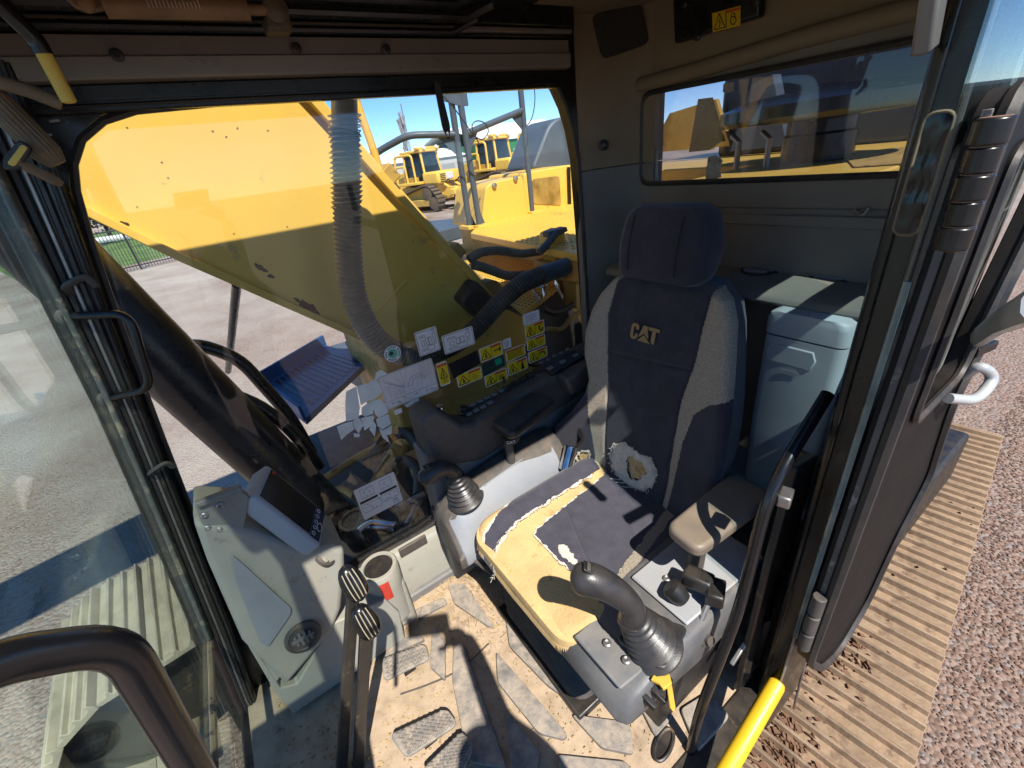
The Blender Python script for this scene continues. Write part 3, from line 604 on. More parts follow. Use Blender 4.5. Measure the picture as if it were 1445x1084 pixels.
# long top with switches
top = [(.286, .60), (.288, .785), (.262, .808), (.222, .812), (.15, .715), (.12, .70), (-.20, .735), (-.30, .752), (-.55, .775), (-.56, .62), (-.2, .57), (.1, .53)]
MB().prism(top, (.505, 0, 0), Y, Z, (.11, 0, 0)).build('switch_housing', darkplast, rc, bev=.014, seg=3)
MB().prism([(.30, .03), (.30, .66), (.22, .655), (.16, .60), (-.05, .585), (-.55, .63), (-.56, .03)], (.515, 0, 0), Y, Z, (.10, 0, 0)).build('console_side', greyplast, rc, bev=.008)
MB().prism([(-.27, .745), (-.56, .775), (-.56, .70), (-.30, .66)], (.44, 0, 0), Y, Z, (.07, 0, 0)).build('rear_switch_shelf', darkplast, rc, bev=.012)
# keypads, dial, switches on the sloping top
def ontop(px, py):
    return atp(px, py, (.56, .0, .7185), (0, .105, 1))
for (px, py) in [(658, 577), (668, 571), (678, 566), (688, 561), (698, 556), (708, 551), (662, 584), (672, 579), (682, 574), (692, 568)]:
    p = ontop(px, py); MB().obox(p, (0, 1, -.1), X, (0, .1, 1), .011, .0085, .004).build('key_button', greyplast, rc, bev=.002, seg=1)
for (px, py) in [(765, 515), (774, 511), (783, 506), (792, 502), (801, 497), (770, 522), (779, 518), (788, 513)]:
    p = ontop(px, py)+V((0, 0, .012)); MB().obox(p, (0, 1, -.1), X, (0, .1, 1), .010, .0075, .003).build('key_button', greyplast, rc, bev=.002, seg=1)
for (px, py) in [(715, 548), (727, 541), (738, 535), (747, 530), (757, 524)]:
    p = ontop(px, py); s_ = MB().obox(p, (0, 1, -.1), X, (0, .1, 1), .013, .018, .005).build('rocker_switch', blackplast, rc, bev=.003)
p = ontop(656, 581)
kb = MB().lathe([(.022, -.005), (.022, .003), (.016, .005), (.016, .016), (.013, .019)], p, (0, .1, 1), 22).build('rotary_dial', blackplast, rc)
MB().obox(p+V((0, 0, .02)), (1, .4, 0), (-.4, 1, 0), Z, .014, .004, .006).build('dial_grip', blackplast, kb, bev=.001)
p = at(0, .56, 622, 577); MB().lathe([(.010, 0), (.012, .02), (.007, .024), (.007, .03)], p, (-.5, .2, .6), 14).build('ignition_switch', chrome, rc)
p = ontop(712, 541); MB().tube([p, p+V((-.004, .004, .03))], [.004, .006], 8).build('toggle_lever', chrome, rc)
r2 = MB().obox(at(0, .53, 795, 512)+V((0, 0, .0)), (0, 1, -.08), (1, 0, .2), (-.2, .08, 1), .085, .03, .008).build('radio', blackplast, rc, bev=.003)
for k in range(3): MB().obox(at(0, .528, 775+18*k, 522-9*k)+V((-.006, 0, .010)), (0, 1, -.08), (1, 0, .2), (-.2, .08, 1), .012, .008, .003).build('radio_button', greyplast, rc, bev=.001, seg=1)
# joystick pod with the pale curved panel
jp = thing('right_joystick_pod', 'right joystick pod with a pale curved side panel beside the seat', 'console', (.4, .05, .2))
podsec = lambda y, k: [V((.50, y, .28*1)), V((.50, y, .515*k)), V((.452, y, .512*k)), V((.418, y, .498*k)), V((.382, y, .455*k)), V((.352, y, .395*k)), V((.335, y, .33)), V((.335, y, .28))]
MB().loft([podsec(-.20, 1.05), podsec(-.14, 1.07), podsec(0, 1.04), podsec(.15, 1.0), podsec(.27, .93), podsec(.318, .84), podsec(.325, .72)]).build('pod_body', darkplast, jp, bev=.006, ang=50)
PP = []
for i in range(13):
    y = .305-.46*i/12; k = 1.0+.07*(1-i/12*.2)*min(1, i/6)
    k = lerp_tab([(-.2, 1.07), (0, 1.04), (.15, 1.0), (.27, .93), (.318, .84)], y)
    PP.append([V((.423, y, .5*k+.003)), V((.379, y, .456*k+.003)), V((.347, y, .395*k+.002)), V((.329, y, .332)), V((.329, y, .29)), V((.345, y, .285)), V((.36, y, .39*k)), V((.42, y, .47*k))])
MB().loft(PP).build('pale_panel', lightplast, jp, bev=.005, seg=2, ang=60)
MB().prism([(-.15, .30), (.02, .33), (.10, .40), (.05, .45), (-.15, .42)], (.330, 0, 0), Y, Z, (-.006, 0, 0)).build('worn_patch', greyplast, jp, bev=.003)
def bellows(base, topp, r0, r1, k, name, par, mt_, sx=1.0):
    base = V(base); topp = V(topp); ax = topp-base; L_ = ax.length; n_ = k*6; prof = []
    for i in range(n_+1):
        t = i/n_; r = r0+(r1-r0)*t; r *= 1+.085*cos(2*pi*k*t); prof.append((r, L_*t))
    prof = [(r0*1.12, -.012), (r0*1.15, -.003)]+prof+[(.004, L_)]
    return MB().lathe(prof, base, ax, 28).build(name, mt_, par, ang=60)
# right joystick
b0 = V((.435, .225, .505)); b1 = at(0, .44, 634, 672); b1 = V((.44, .262, .625))
b1 = at(0, .44, 640, 668); tp_ = at(0, .44, 600, 655)
rj = thing('right_joystick', 'black right hand joystick with ribbed boot beside the side window', 'joystick', b0)
bb = at(0, .435, 652, 700); bb.z = max(bb.z, .50)
bellows(bb+V((0, -.01, -.02)), b1, .058, .026, 7, 'boot', joymat, rj) if False else bellows(bb+V((0, -.01, -.02)), b1, .058, .026, 7, 'boot', rj, joymat)
def grip(b1, tipdir, up, par, L1=.05, L2=.075, r=.026):
    b1 = V(b1); td = V(tipdir).normalized(); u = V(up).normalized()
    pts = smooth_path([b1-u*.015, b1+u*L1*.5, b1+u*L1+td*.012, b1+u*(L1+.014)+td*(L2*.55), b1+u*(L1+.010)+td*L2, b1+u*(L1-.002)+td*(L2+.022)], 6)
    n_ = len(pts); rs = []
    for i in range(n_):
        t = i/(n_-1); q_ = 1.18-.22*min(1, t/.35) if t < .35 else .96+.30*min(1, (t-.35)/.4)
        rs.append(r*q_)
    e_ = pts[-1]; d_ = (pts[-1]-pts[-2]).normalized()
    for a in (20, 40, 58, 74, 86): pts.append(e_+d_*(r*1.0*sin(radians(a)))); rs.append(r*1.26*cos(radians(a)))
    MB().tube(pts, rs, 20).build('grip', joymat, par, ang=60)
    p = pts[int(n_*.80)]+u*r*1.15
    MB().obox(p, td, td.cross(u), u, .018, .013, .005).build('thumb_pad', blackplast, par, bev=.003)
    MB().obox(p+u*.005+td*.004, td, td.cross(u), u, .005, .010, .004).build('thumb_button', darkplast, par, bev=.002)
    MB().tube([pts[j] for j in (1, 2)], r*1.18, 20).build('grip_collar', joymat, par, bev=.002)
    return pts
grip(b1+V((0, 0, -.008)), (.02, 1, .12), (-.05, .1, 1), rj, .035, .068, .024)
# right armrest
ra = rc
A4 = [at(2, .715, 689, 598), at(2, .715, 722, 614), at(2, .715, 786, 566), at(2, .715, 756, 552)]
Pa = fillet([V((p.x, p.y, .685)) for p in A4], .03, 5, True)
MB().slab(Pa, (0, 0, .035)).build('arm_pad', blackplast, ra, bev=.012, seg=4)
p = at(0, .44, 716, 618); MB().tube([V((p.x, p.y, .69)), V((p.x, p.y, .50))], .016, 12).build('arm_post', darkplast, ra)
kn = at(0, .41, 720, 617); MB().lathe([(.030, -.012), (.032, -.004), (.032, .006), (.026, .010)], kn, Z, 20).build('adjust_knob', blackplast, ra)
# maker's mark on the adjusting knob
def font_mesh(txt, size, ex_, name, mt_, par, o, u, v, w, track=1.0):
    cu = bpy.data.curves.new('lettering', 'FONT'); cu.body = txt; cu.size = size; cu.extrude = .0004; cu.align_x = 'CENTER'; cu.align_y = 'CENTER'; cu.space_character = track; cu.resolution_u = 3
    ob = bpy.data.objects.new('lettering', cu); S.collection.objects.link(ob); dg = bpy.context.evaluated_depsgraph_get(); me = bpy.data.meshes.new_from_object(ob.evaluated_get(dg))
    bpy.data.objects.remove(ob); bpy.data.curves.remove(cu)
    u = V(u).normalized(); v = V(v).normalized(); w = V(w).normalized(); o = V(o)
    mb = MB(); mb.add([o+u*q.co.x*ex_+v*q.co.y+w*q.co.z for q in me.vertices], [tuple(p.vertices) for p in me.polygons]); bpy.data.meshes.remove(me)
    return mb.build(name, mt_, par, ang=0, fix=False)
kd = (CAM-kn); kd.z = 0; kd.normalize(); ku = V((-kd.y, kd.x, 0))
font_mesh('CAT', .016, 1.0, 'knob_lettering', white, ra, kn+kd*.0328+V((0, 0, .001)), ku, Z, kd)
# ================================================================ SEAT
seat = thing('operator_seat', 'torn navy and beige fabric operator seat with exposed yellow foam cushion and headrest', 'seat', (.1, -.05, .0))
def inpoly(x, y, P):
    c = False; n = len(P); j = n-1
    for i in range(n):
        if (P[i][1] > y) != (P[j][1] > y) and x < (P[j][0]-P[i][0])*(y-P[i][1])/(P[j][1]-P[i][1])+P[i][0]: c = not c
        j = i
    return c
def pdist(x, y, P, closed=True):
    d = 9.
    for i in range(len(P) if closed else len(P)-1):
        ax, ay = P[i]; bx, by = P[(i+1) % len(P)]; dx, dy = bx-ax, by-ay; l = dx*dx+dy*dy
        t = max(0, min(1, ((x-ax)*dx+(y-ay)*dy)/l)) if l else 0
        d = min(d, sqrt((x-ax-t*dx)**2+(y-ay-t*dy)**2))
    return d
def nz(x, y, s, k=0): return mnoise.noise(V((x*s, y*s, k)))
CZ = .455
def plan(pts): return [(at(2, CZ+.005, *p).x, at(2, CZ+.005, *p).y) for p in pts]
FAB_IN = plan([(853, 668), (757, 742), (752, 752), (770, 770), (800, 800), (838, 822), (862, 812), (870, 815), (946, 712), (1000, 640), (900, 600)])
FAB_L = plan([(676, 772), (680, 755), (700, 728), (740, 690), (770, 664), (830, 640), (846, 660), (815, 682), (772, 708), (730, 735), (700, 765), (690, 790)])
RIP = plan([(786, 765), (796, 764), (812, 785), (820, 793), (812, 797), (795, 785)])
STRIP = plan([(862, 822), (946, 705), (962, 712), (885, 822)])
cx, cy = .083, -.01; hw, hl = .262, .288
def cush(x, y):
    """height of the cushion top"""
    u = (x-cx)/hw; v = (y-cy)/hl
    z = CZ+.018*max(0, abs(u)-.55)**1*1.6-.012*(1-min(1, abs(u)))-.035*max(0, v-.55)**2*4
    e = min(hw-abs(x-cx), hl-abs(y-cy)) 
    rr = .045
    # rounded plan corners
    qx = max(0, abs(x-cx)-(hw-.08)); qy = max(0, abs(y-cy)-(hl-.08)); e = .08-sqrt(qx*qx+qy*qy) if (qx > 0 and qy > 0) else e
    if e < rr: z -= rr-sqrt(max(0, rr*rr-(rr-max(0, e))**2))
    return z, e
NX, NY = 190, 210
regs = {k: ({}, [], []) for k in ('foam', 'fabric', 'strip', 'torn')}
def put(reg, key, co):
    d, vs, fs = regs[reg]
    if key not in d: d[key] = len(vs); vs.append(co)
    return d[key]
wts = {}
for i in range(NX):
    for j in range(NY):
        x = cx-hw+2*hw*(i+.5)/NX; y = cy-hl+2*hl*(j+.5)/NY
        if cush(x, y)[1] < .0005: continue
        xx = x+nz(x, y, 26)*.005+nz(x, y, 90, 4)*.002; yy = y+nz(x, y, 26, 9)*.005+nz(x, y, 90, 14)*.002
        inF = inpoly(xx, yy, FAB_IN); inL = inpoly(xx, yy, FAB_L); rip = inpoly(xx+nz(x, y, 70, 2)*.006, yy+nz(x, y, 70, 5)*.006, RIP)
        xl_ = -.031-.076*(yy+.274)/.324; right = xx < xl_+.004 and yy < .062
        reg = 'fabric' if (inF or inL or right) else 'foam'
        if reg == 'fabric' and abs(xx-xl_+.012) < .016 and yy < .075: reg = 'strip'
        if reg in ('fabric', 'strip') and not (yy < -.2):
            dd = min(pdist(xx, yy, FAB_IN), 9) if inF else pdist(xx, yy, FAB_L) if inL else 9
            if dd < .0042+.0045*nz(x, y, 60, 7) and not right: reg = 'torn'
        if reg == 'foam' and pdist(xx, yy, FAB_L) < .003+.011*nz(x, y, 30, 3): reg = 'torn'
        if reg == 'foam' and pdist(xx, yy, FAB_IN) < .001+.008*nz(x, y, 44, 8): reg = 'torn'
        if reg == 'foam' and cush(x, y)[1] < .0 : reg = 'torn'
        if rip: reg = 'torn'
        lift = {'foam': 0, 'fabric': .0055, 'strip': .0058, 'torn': .0042}[reg]
        ids = []
        for (a, b) in ((i, j), (i+1, j), (i+1, j+1), (i, j+1)):
            X_ = cx-hw+2*hw*a/NX; Y_ = cy-hl+2*hl*b/NY; z, e = cush(X_, Y_)
            seam = 0
            if reg == 'fabric':
                d1 = abs((Y_-.02)-(X_-.09)*(-.45)); seam = -.004*math.exp(-(d1/.004)**2) if inF else 0
            wr = nz(X_, Y_, 14, 1)*.0018 if reg != 'foam' else nz(X_, Y_, 9, 6)*.003
            ids.append(put(reg, (a, b), V((X_, Y_, z+lift+seam+wr+(nz(X_, Y_, 200, 3)*.003 if reg == 'torn' else 0)))))
        regs[reg][2].append(tuple(ids))
for k, nm, mt_ in (('foam', 'cushion_foam', foam), ('fabric', 'cushion_fabric', fabric2), ('strip', 'beige_strip', beigefab), ('torn', 'torn_edge', torn)):
    MB().add(regs[k][1], regs[k][2]).build(nm, mt_, seat, ang=180, fix=False)
# cushion sides: foam core with a skirt
pl_ = [(p[0], p[1]) for p in rrect(2*hw-.004, 2*hl-.004, .08, 8, cx, cy)]
MB().loft([[V((x, y, z)) for x, y in [(cx+(p[0]-cx)*k, cy+(p[1]-cy)*k) for p in pl_]] for z, k in ((.33, .93), (.36, .985), (.415, 1.0), (.432, .99))]).build('cushion_core', foam, seat, ang=60)
sk = MB()
half = [(x, y) for x, y in pl_ if x < cx-.10 and y < .16]
MB().loft([[V((cx+(x-cx)*1.012, cy+(y-cy)*1.012, z)) for x, y in half] for z in (.33, .44)], caps=False, closed=False).build('cushion_side_fabric', fabric2, seat, ang=60)
# fringe threads along the tear
th = MB(); rnd = random.Random(5)
for i in range(90):
    k = rnd.randrange(len(FAB_L)-8) if False else rnd.randrange(7, 11)
    a = FAB_L[k]; b = FAB_L[(k+1) % len(FAB_L)]; t = rnd.random(); x = a[0]+(b[0]-a[0])*t; y = a[1]+(b[1]-a[1])*t
    z = cush(x, y)[0]+.006; d = V((rnd.uniform(-.012, .006), rnd.uniform(-.004, .012), -.002)); th.tube([V((x, y, z)), V((x, y, z+.003))+d*.6, V((x, y, z))+d*1.3], .0007, 4)
th.build('loose_threads', torn, seat)
# backrest: one shaped surface cut into panels
def byf(z, x):
    t = z-.47; y = -.262-.205*t
    u = (x-.13)
    y += .30*max(0, abs(u)-.135)**1.5*(1.1-.3*min(1, t/.6))*2.0   # bolsters reach forward
    y += .012*sin(max(0, min(1, t/.65))*pi)                       # lumbar bulge
    return y
XL = [(.40, .50), (.46, .49), (.55, .475), (.62, .42), (.70, .375), (.76, .363), (.85, .392), (.93, .402), (1.0, .390), (1.06, .365), (1.11, .325), (1.135, .27)]
XR = [(.40, -.06), (.46, -.10), (.55, -.155), (.62, -.178), (.72, -.178), (.82, -.165), (.92, -.143), (1.0, -.122), (1.06, -.105), (1.11, -.075), (1.135, -.02)]
SLO = [(.40, .285), (.48, .292), (.64, .334), (.745, .352), (.8, .37), (.86, .395), (.9, .45)]   # outer seam, +x side
SLI = [(.40, .245), (.477, .246), (.615, .259), (.72, .264), (.867, .289), (1.0, .313), (1.1, .300), (1.14, .29)]
SRI = [(.40, -.012), (.47, -.014), (.54, -.018), (.687, -.012), (.824, -.011), (.936, -.027), (1.034, -.025), (1.14, -.028)]
SRO = [(.40, -.033), (.47, -.034), (.554, -.041), (.70, -.045), (.80, -.062), (.85, -.105), (.88, -.16), (.9, -.3)]
HOLE = [(.221, .52), (.215, .565), (.165, .60), (.10, .592), (.05, .598), (.022, .56), (.028, .505), (.06, .462), (.11, .452), (.165, .446), (.21, .475)]
FOAMH = [(.150, .53), (.13, .565), (.08, .563), (.060, .53), (.085, .49), (.125, .482)]
HOLE2 = [(.315, .50), (.36, .47), (.385, .40), (.30, .40)]
NU, NZ = 170, 190; Z0, Z1 = .405, 1.134
regs = {k: ({}, [], []) for k in ('centre', 'wing', 'wing2', 'beige', 'beige2', 'torn', 'torn2', 'foam', 'foam2')}
for j in range(NZ):
    for i in range(NU):
        z = Z0+(Z1-Z0)*(j+.5)/NZ; xr, xl = lerp_tab(XR, z), lerp_tab(XL, z); x = xr+(xl-xr)*(i+.5)/NU
        if SLI and x > lerp_tab(SLI, z): reg = 'wing' if x > lerp_tab(SLO, z) else 'beige'
        elif x < lerp_tab(SRI, z): reg = 'wing2' if x < lerp_tab(SRO, z) else 'beige2'
        else: reg = 'centre'
        xx = x+nz(x, z, 45, 2)*.010+nz(x, z, 130, 4)*.004; zz_ = z+nz(x, z, 45, 6)*.010+nz(x, z, 130, 8)*.004
        if inpoly(xx, zz_, HOLE): reg = 'torn'
        if inpoly(xx, zz_, FOAMH): reg = 'foam'
        if inpoly(xx, zz_, HOLE2): reg = 'foam2' if pdist(xx, zz_, HOLE2) > .008 else 'torn2'
        ids = []
        for (a, b) in ((i, j), (i+1, j), (i+1, j+1), (i, j+1)):
            Zv = Z0+(Z1-Z0)*b/NZ; R_, L_ = lerp_tab(XR, Zv), lerp_tab(XL, Zv); Xv = R_+(L_-R_)*a/NU; y = byf(Zv, Xv)
            e = min(a, NU-a)/NU*(L_-R_); e2 = (NZ-b)/NZ*(Z1-Z0)
            for q_ in (e, e2):
                if q_ < .035: y -= .035-sqrt(max(0, .035**2-(.035-q_)**2))
            for tab in (SLI, SRI):
                dq = abs(Xv-lerp_tab(tab, Zv)); y -= .005*math.exp(-(dq/.005)**2)
            y -= .004*math.exp(-((Zv-.90+.1*(Xv-.1))/.004)**2) if lerp_tab(SRI, Zv) < Xv < lerp_tab(SLI, Zv) else 0
            y += nz(Xv, Zv, 11, 1)*.0025
            if reg.startswith('foam'): y -= .006
            if reg.startswith('torn'): y += .002+nz(Xv, Zv, 150, 1)*.004
            d, vs, fs = regs[reg]; key = (a, b)
            if key not in d: d[key] = len(vs); vs.append(V((Xv, y, Zv)))
            ids.append(d[key])
        regs[reg][2].append(tuple(ids[::-1]))
for k, nm, mt_ in (('centre', 'backrest_centre', fabric), ('wing', 'backrest_wing', fabric), ('wing2', 'backrest_wing', fabric), ('beige', 'backrest_bolster', beigefab), ('beige2', 'backrest_bolster', beigefab), ('torn', 'torn_edge', torn), ('torn2', 'torn_edge', torn), ('foam', 'backrest_foam', foam), ('foam2', 'backrest_foam', foam)):
    MB().add(regs[k][1], regs[k][2]).build(nm, mt_, seat, ang=180, fix=False)
# back shell closing the backrest behind
bs = []
for i in range(16):
    z = Z0+(Z1-.004-Z0)*i/15; a, b = lerp_tab(XR, z), lerp_tab(XL, z)
    ya, yb = byf(z, a)-.034, byf(z, b)-.034; ym = byf(z, .13)-.10
    bs.append([V((a+.001, ya, z)), V((a+.03, ym-.01, z)), V((.13, ym-.02, z)), V((b-.03, ym-.01, z)), V((b-.001, yb, z)), V((b-.05, min(yb, ya)-.012, z)), V((.13, byf(z, .13)-.04, z)), V((a+.05, min(ya, yb)-.012, z))])
MB().loft(bs).build('back_shell', fabric, seat, ang=60)
# frayed threads round the hole
th = MB(); rnd = random.Random(9)
for i in range(110):
    k = rnd.randrange(len(HOLE)); a = HOLE[k]; b = HOLE[(k+1) % len(HOLE)]; t = rnd.random(); x = a[0]+(b[0]-a[0])*t; z = a[1]+(b[1]-a[1])*t
    c_ = (x-.12, z-.525); l = rnd.uniform(.05, .22)*(.5 if rnd.random() < .3 else -1); y = byf(z, x)+.004
    th.tube([V((x, y, z)), V((x+c_[0]*l*.5+rnd.uniform(-.004, .004), y+.006, z+c_[1]*l*.5)), V((x+c_[0]*l, y+.002, z+c_[1]*l-.004))], .0009, 4)
for x0 in (.10, .13, .155):
    z = .50; th.tube(smooth_path([V((x0, byf(z, x0)+.004, .56)), V((x0+.008, byf(z, x0)+.014, .50)), V((x0-.004, byf(z, x0)+.010, .46)), V((x0+.03, byf(.46, x0)+.03, .455))], 3), .0012, 4)
th.build('frayed_threads', torn, seat)
# woven emblem: bold letters over a small triangle
def logo(polys, name, mt_, dz=0):
    lx, lz = .1495, .978; sx, sz = .052, .029; mb = MB()
    for P in polys:
        mb.slab([V((lx-u*sx, byf(lz+v*sz, lx)+.0085, lz+v*sz)) for u, v in P], (0, .0012, 0))
    mb.build(name, mt_, seat, ang=0)
Cc = [(-.44, .22), (-.44, .58), (-.56, .80), (-.88, .80), (-1, .58), (-1, -.62), (-.88, -.84), (-.62, -.84), (-.44, -.60), (-.44, -.22), (-.64, -.22), (-.64, -.46), (-.72, -.54), (-.79, -.46), (-.79, .42), (-.72, .52), (-.64, .42), (-.64, .22)]
Aa = [(-.40, -.50), (-.14, .80), (.14, .80), (.34, -.42), (.20, -.30), (.0, .02), (-.20, -.26)]
Tt = [(.20, .80), (1, .80), (1, .46), (.77, .46), (.77, -.80), (.64, -.80), (.52, -.62), (.52, .46), (.26, .46)]
logo([Cc, Aa, Tt], 'emblem_letters', gold); logo([[(-.42, -.86), (.0, -.14), (.52, -.86)]], 'emblem_triangle', gold)
# headrest
hx0 = .158
def hsec(z):
    t = (z-1.128)/(1.328-1.128); w_ = .162*(1-.28*max(0, t-.45)**1.3*1.35) if t > .45 else .150+.012*(t/.45)
    yf_ = -.375-.04*t+.012*sin(t*pi); dp = .10*(.75+.25*sin(min(1, t*1.2)*pi))
    k = 1.0
    if t < .12: k = .90+.10*sin(t/.12*pi/2)
    if t > .85: k = .80+.20*cos((t-.85)/.15*pi/2)
    pts = []
    for p in rrect(2*w_*k, dp*(k if k < 1 else 1), dp*.42, 6): pts.append(V((hx0+p[0]-.004*t, yf_-dp/2+p[1]-.03*(abs(p[0])/.17)**3, z)))
    return pts
MB().loft([hsec(1.128+.2*i/22) for i in range(23)]).build('headrest', fabric, seat, ang=70)
thread = M('dark_thread', (.012, .012, .016), .9)
for s_ in (-.082, .082): MB().tube([V((hx0+s_, -.3735-.04*t+.012*sin(t*pi)-.001, 1.135+.19*t)) for t in [i/10 for i in range(1, 10)]], .0022, 5).build('headrest_seam', thread, seat)
for s_ in (-.05, .06): MB().tube([V((hx0+s_, -.44, 1.08)), V((hx0+s_, -.445, 1.16))], .007, 8).build('headrest_post', steel, seat)
# seat frame, base bellows, recliner
MB().box(-.13, .29, -.26, .22, .295, .335).build('seat_frame', blackplast, seat, bev=.01)
bl = []
for i in range(13):
    z = .03+.27*i/12; k = 1.0+(.05 if i % 2 else -.04)
    bl.append([V((.085+p[0]*k, -.01+p[1]*k, z)) for p in rrect(.40, .46, .05, 4)])
MB().loft(bl).build('suspension_bellows', rubber, seat, ang=20)
MB().box(-.14, .31, -.25, .245, .004, .035).build('seat_base', blackplast, seat, bev=.006)
rl = at(1, -.33, 1035, 690); MB().lathe([(.03, 0), (.03, .015), (.022, .022)], (-.155, -.36, .56), (-1, 0, 0), 18).build('recliner_cover', bluegrey, seat)
MB().bar((-.155, -.36, .55), (-.16, -.30, .64), .02, .016).build('recliner_lever', bluegrey, seat, bev=.004)
# height lever at the front right of the seat
MB().tube(fillet([at(2, .30, 700, 760), at(2, .30, 664, 786), at(2, .29, 690, 806), at(2, .285, 698, 812)], .02), .008, 10, flat=.6).build('seat_lever', darkplast, seat)
# belt buckle
MB().obox(at(1, -.20, 800, 652), (.3, .2, 1), (1, -.2, -.2), Y, .030, .018, .010).build('belt_buckle', chrome, seat, bev=.006)
MB().tube(smooth_path([at(1, -.22, 812, 632), at(1, -.24, 822, 620), at(1, -.26, 815, 605)], 4), .016, 8, flat=.3).build('belt_strap', blackplast, seat)
cn = at(2, .47, 800, 652); cn2 = cn+V((.012, -.035, .05))
MB().tube([cn-(cn2-cn)*.5, cn, cn2], .024, 18).build('metal_cylinder', chrome, None, bev=.003, label='shiny silver cylinder wedged between the torn cushion and the right console', category='cylinder')
def crumple(px, py, z, r, nm, mt_, label, cat):
    c = at(2, z, px, py); bm = bmesh.new(); bmesh.ops.create_icosphere(bm, subdivisions=3, radius=r)
    mb = MB(); vs = [v.co*(1+.45*mnoise.noise(v.co*45+V((px, py, 0)))) for v in bm.verts]; mb.add([c+V((v.x, v.y*1.3, v.z*.6)) for v in vs], [tuple(v.index for v in f.verts) for f in bm.faces]); bm.free()
    mb.build(nm, mt_, None, ang=12, label=label, category=cat)
crumple(770, 668, .43, .030, 'crumpled_paper', M('crumpled_white_paper', (.55, .50, .42), .9), 'crumpled off white paper tucked beside the torn cushion near the right console', 'paper')
crumple(775, 645, .42, .026, 'red_rag', M('red_cloth', (.35, .03, .03), .95, 0, .3, 30, .4), 'small red rag stuffed behind the crumpled paper beside the seat', 'rag')
fr0 = at(2, .012, 937, 1052); d0 = (at(2, .012, 950, 1025)-at(2, .012, 922, 1084)).normalized(); d1 = V((-d0.y, d0.x, 0))
fr_t = thing('tie_down_ring', 'dark oval tie down ring recessed in the floor near the door sill', 'ring', fr0)
MB().tube([fr0+d0*.045*cos(2*pi*j/24)+d1*.018*sin(2*pi*j/24)+V((0, 0, .006)) for j in range(24)], .005, 8, closed=True).build('ring_loop', blackworn, fr_t)
MB().slab([fr0+d0*.042*cos(2*pi*j/20)+d1*.015*sin(2*pi*j/20) for j in range(20)], (0, 0, .003)).build('ring_recess', blackplast, fr_t)
# ================================================================ LEFT CONSOLE
lc = thing('left_console', 'grey left joystick console with broken trim, screws and yellow lock lever', 'console', (-.23, .0, .2))
cp_ = [(.16, .345), (.235, .352), (.268, .365), (.274, .385), (.258, .418), (.225, .447), (.10, .466), (.02, .470), (-.27, .478), (-.30, .46), (-.30, .30), (.0, .30)]
cs = lambda x, k, dy=0: [V((x, p[0]+(dy if p[0] > 0 else 0), .40+(p[1]-.40)*k)) for p in cp_]
MB().loft([cs(-.115, .9, -.012), cs(-.128, 1), cs(-.31, 1), cs(-.328, .93, -.01), cs(-.335, .7, -.02)]).build('console_body', M('mid_grey_console', (.10, .102, .106), .5, 0, .12, 6, .1, 220, dust=.3, dcol=(.36, .31, .25)), lc, bev=.005, ang=50)
MB().prism([(-.14, .03), (-.31, .03), (-.325, -.28), (-.14, -.28)], (0, 0, .474), X, Y, (0, 0, .008)).build('console_lid', M('light_console_lid', (.36, .37, .38), .5, 0, .08, 6, .06, 220, dust=.3), lc, bev=.004)
MB().prism([(-.150, .245), (-.30, .245), (-.305, .170), (-.150, .170)], (0, 0, .447), X, Y, (0, 0, .009)).build('front_plate', greyplast, lc, bev=.004)
for px, py in ((857, 908), (884, 932), (941, 817)):
    p = at(2, .462 if py > 850 else .484, px, py); MB().lathe([(.010, 0), (.010, .003), (.006, .005), (.003, .003)], p, Z, 14).build('console_screw', steel, lc)
MB().box(-.29, -.15, -.25, .08, .02, .34).build('console_leg', blackplast, lc, bev=.006)
# broken trim: frame, yellow lock lever, black clip
p = at(2, .43, 928, 965)
MB().obox(p, (1, .5, 0), (-.5, 1, -.4), (0, .4, 1), .028, .022, .012).build('broken_socket', blackplast, lc, bev=.003)
yl = MB(); yl.slab([at(2, .452, *q_) for q_ in ((918, 962), (924, 952), (944, 952), (948, 968), (936, 976), (930, 968))], (0, 0, .010)); yl.slab([at(2, .44, *q_) for q_ in ((940, 968), (948, 968), (953, 1000), (950, 1006), (945, 1000))], (0, 0, .006))
yl.build('yellow_lever', M('yellow_plastic', (.72, .42, .04), .5, 0, .15, 10, dust=.3), lc, bev=.002)
for q_ in (((890, 950), (905, 985)), ((900, 975), (925, 1000)), ((912, 965), (940, 992))):
    MB().bar(at(2, .43, *q_[0]), at(2, .42, *q_[1]), .012, .02).build('black_clip', blackplast, lc, bev=.002)
# side mechanism between console and armrest
sd_ = MB()
MB().obox(at(2, .53, 985, 818), (1, .3, 0), (-.3, 1, 0), Z, .035, .022, .022).build('tilt_bracket', blackplast, lc, bev=.008)
MB().obox(at(2, .52, 1010, 836), (.5, -1, 0), (1, .5, 0), Z, .03, .02, .02).build('tilt_bracket', blackplast, lc, bev=.006)
MB().lathe([(.02, -.02), (.026, 0), (.026, .02), (.018, .028)], at(2, .505, 956, 838), (.6, .2, .5), 18).build('tilt_knob', blackplast, lc)
MB().tube([at(2, .50, 1000, 850), at(2, .45, 985, 885)], .007, 8).build('tilt_rod', steel, lc)
MB().lathe([(.02, 0), (.02, .012), (.012, .016), (.012, .026)], at(2, .40, 992, 898), (-.8, .1, .4), 16).build('side_knob', darkplast, lc)
lj = thing('left_joystick', 'black left hand joystick with ribbed rubber boot on the grey console', 'joystick', (-.24, .11, .47))
jb = at(2, .468, 921, 908); jt = at(2, .575, 892, 868)
sq = MB(); sq.slab(fillet([at(2, .470, *q_) for q_ in ((868, 905), (905, 868), (972, 888), (938, 952))], .02, 4, True), (0, 0, .012)); sq.build('boot_flange', joymat, lj, bev=.004)
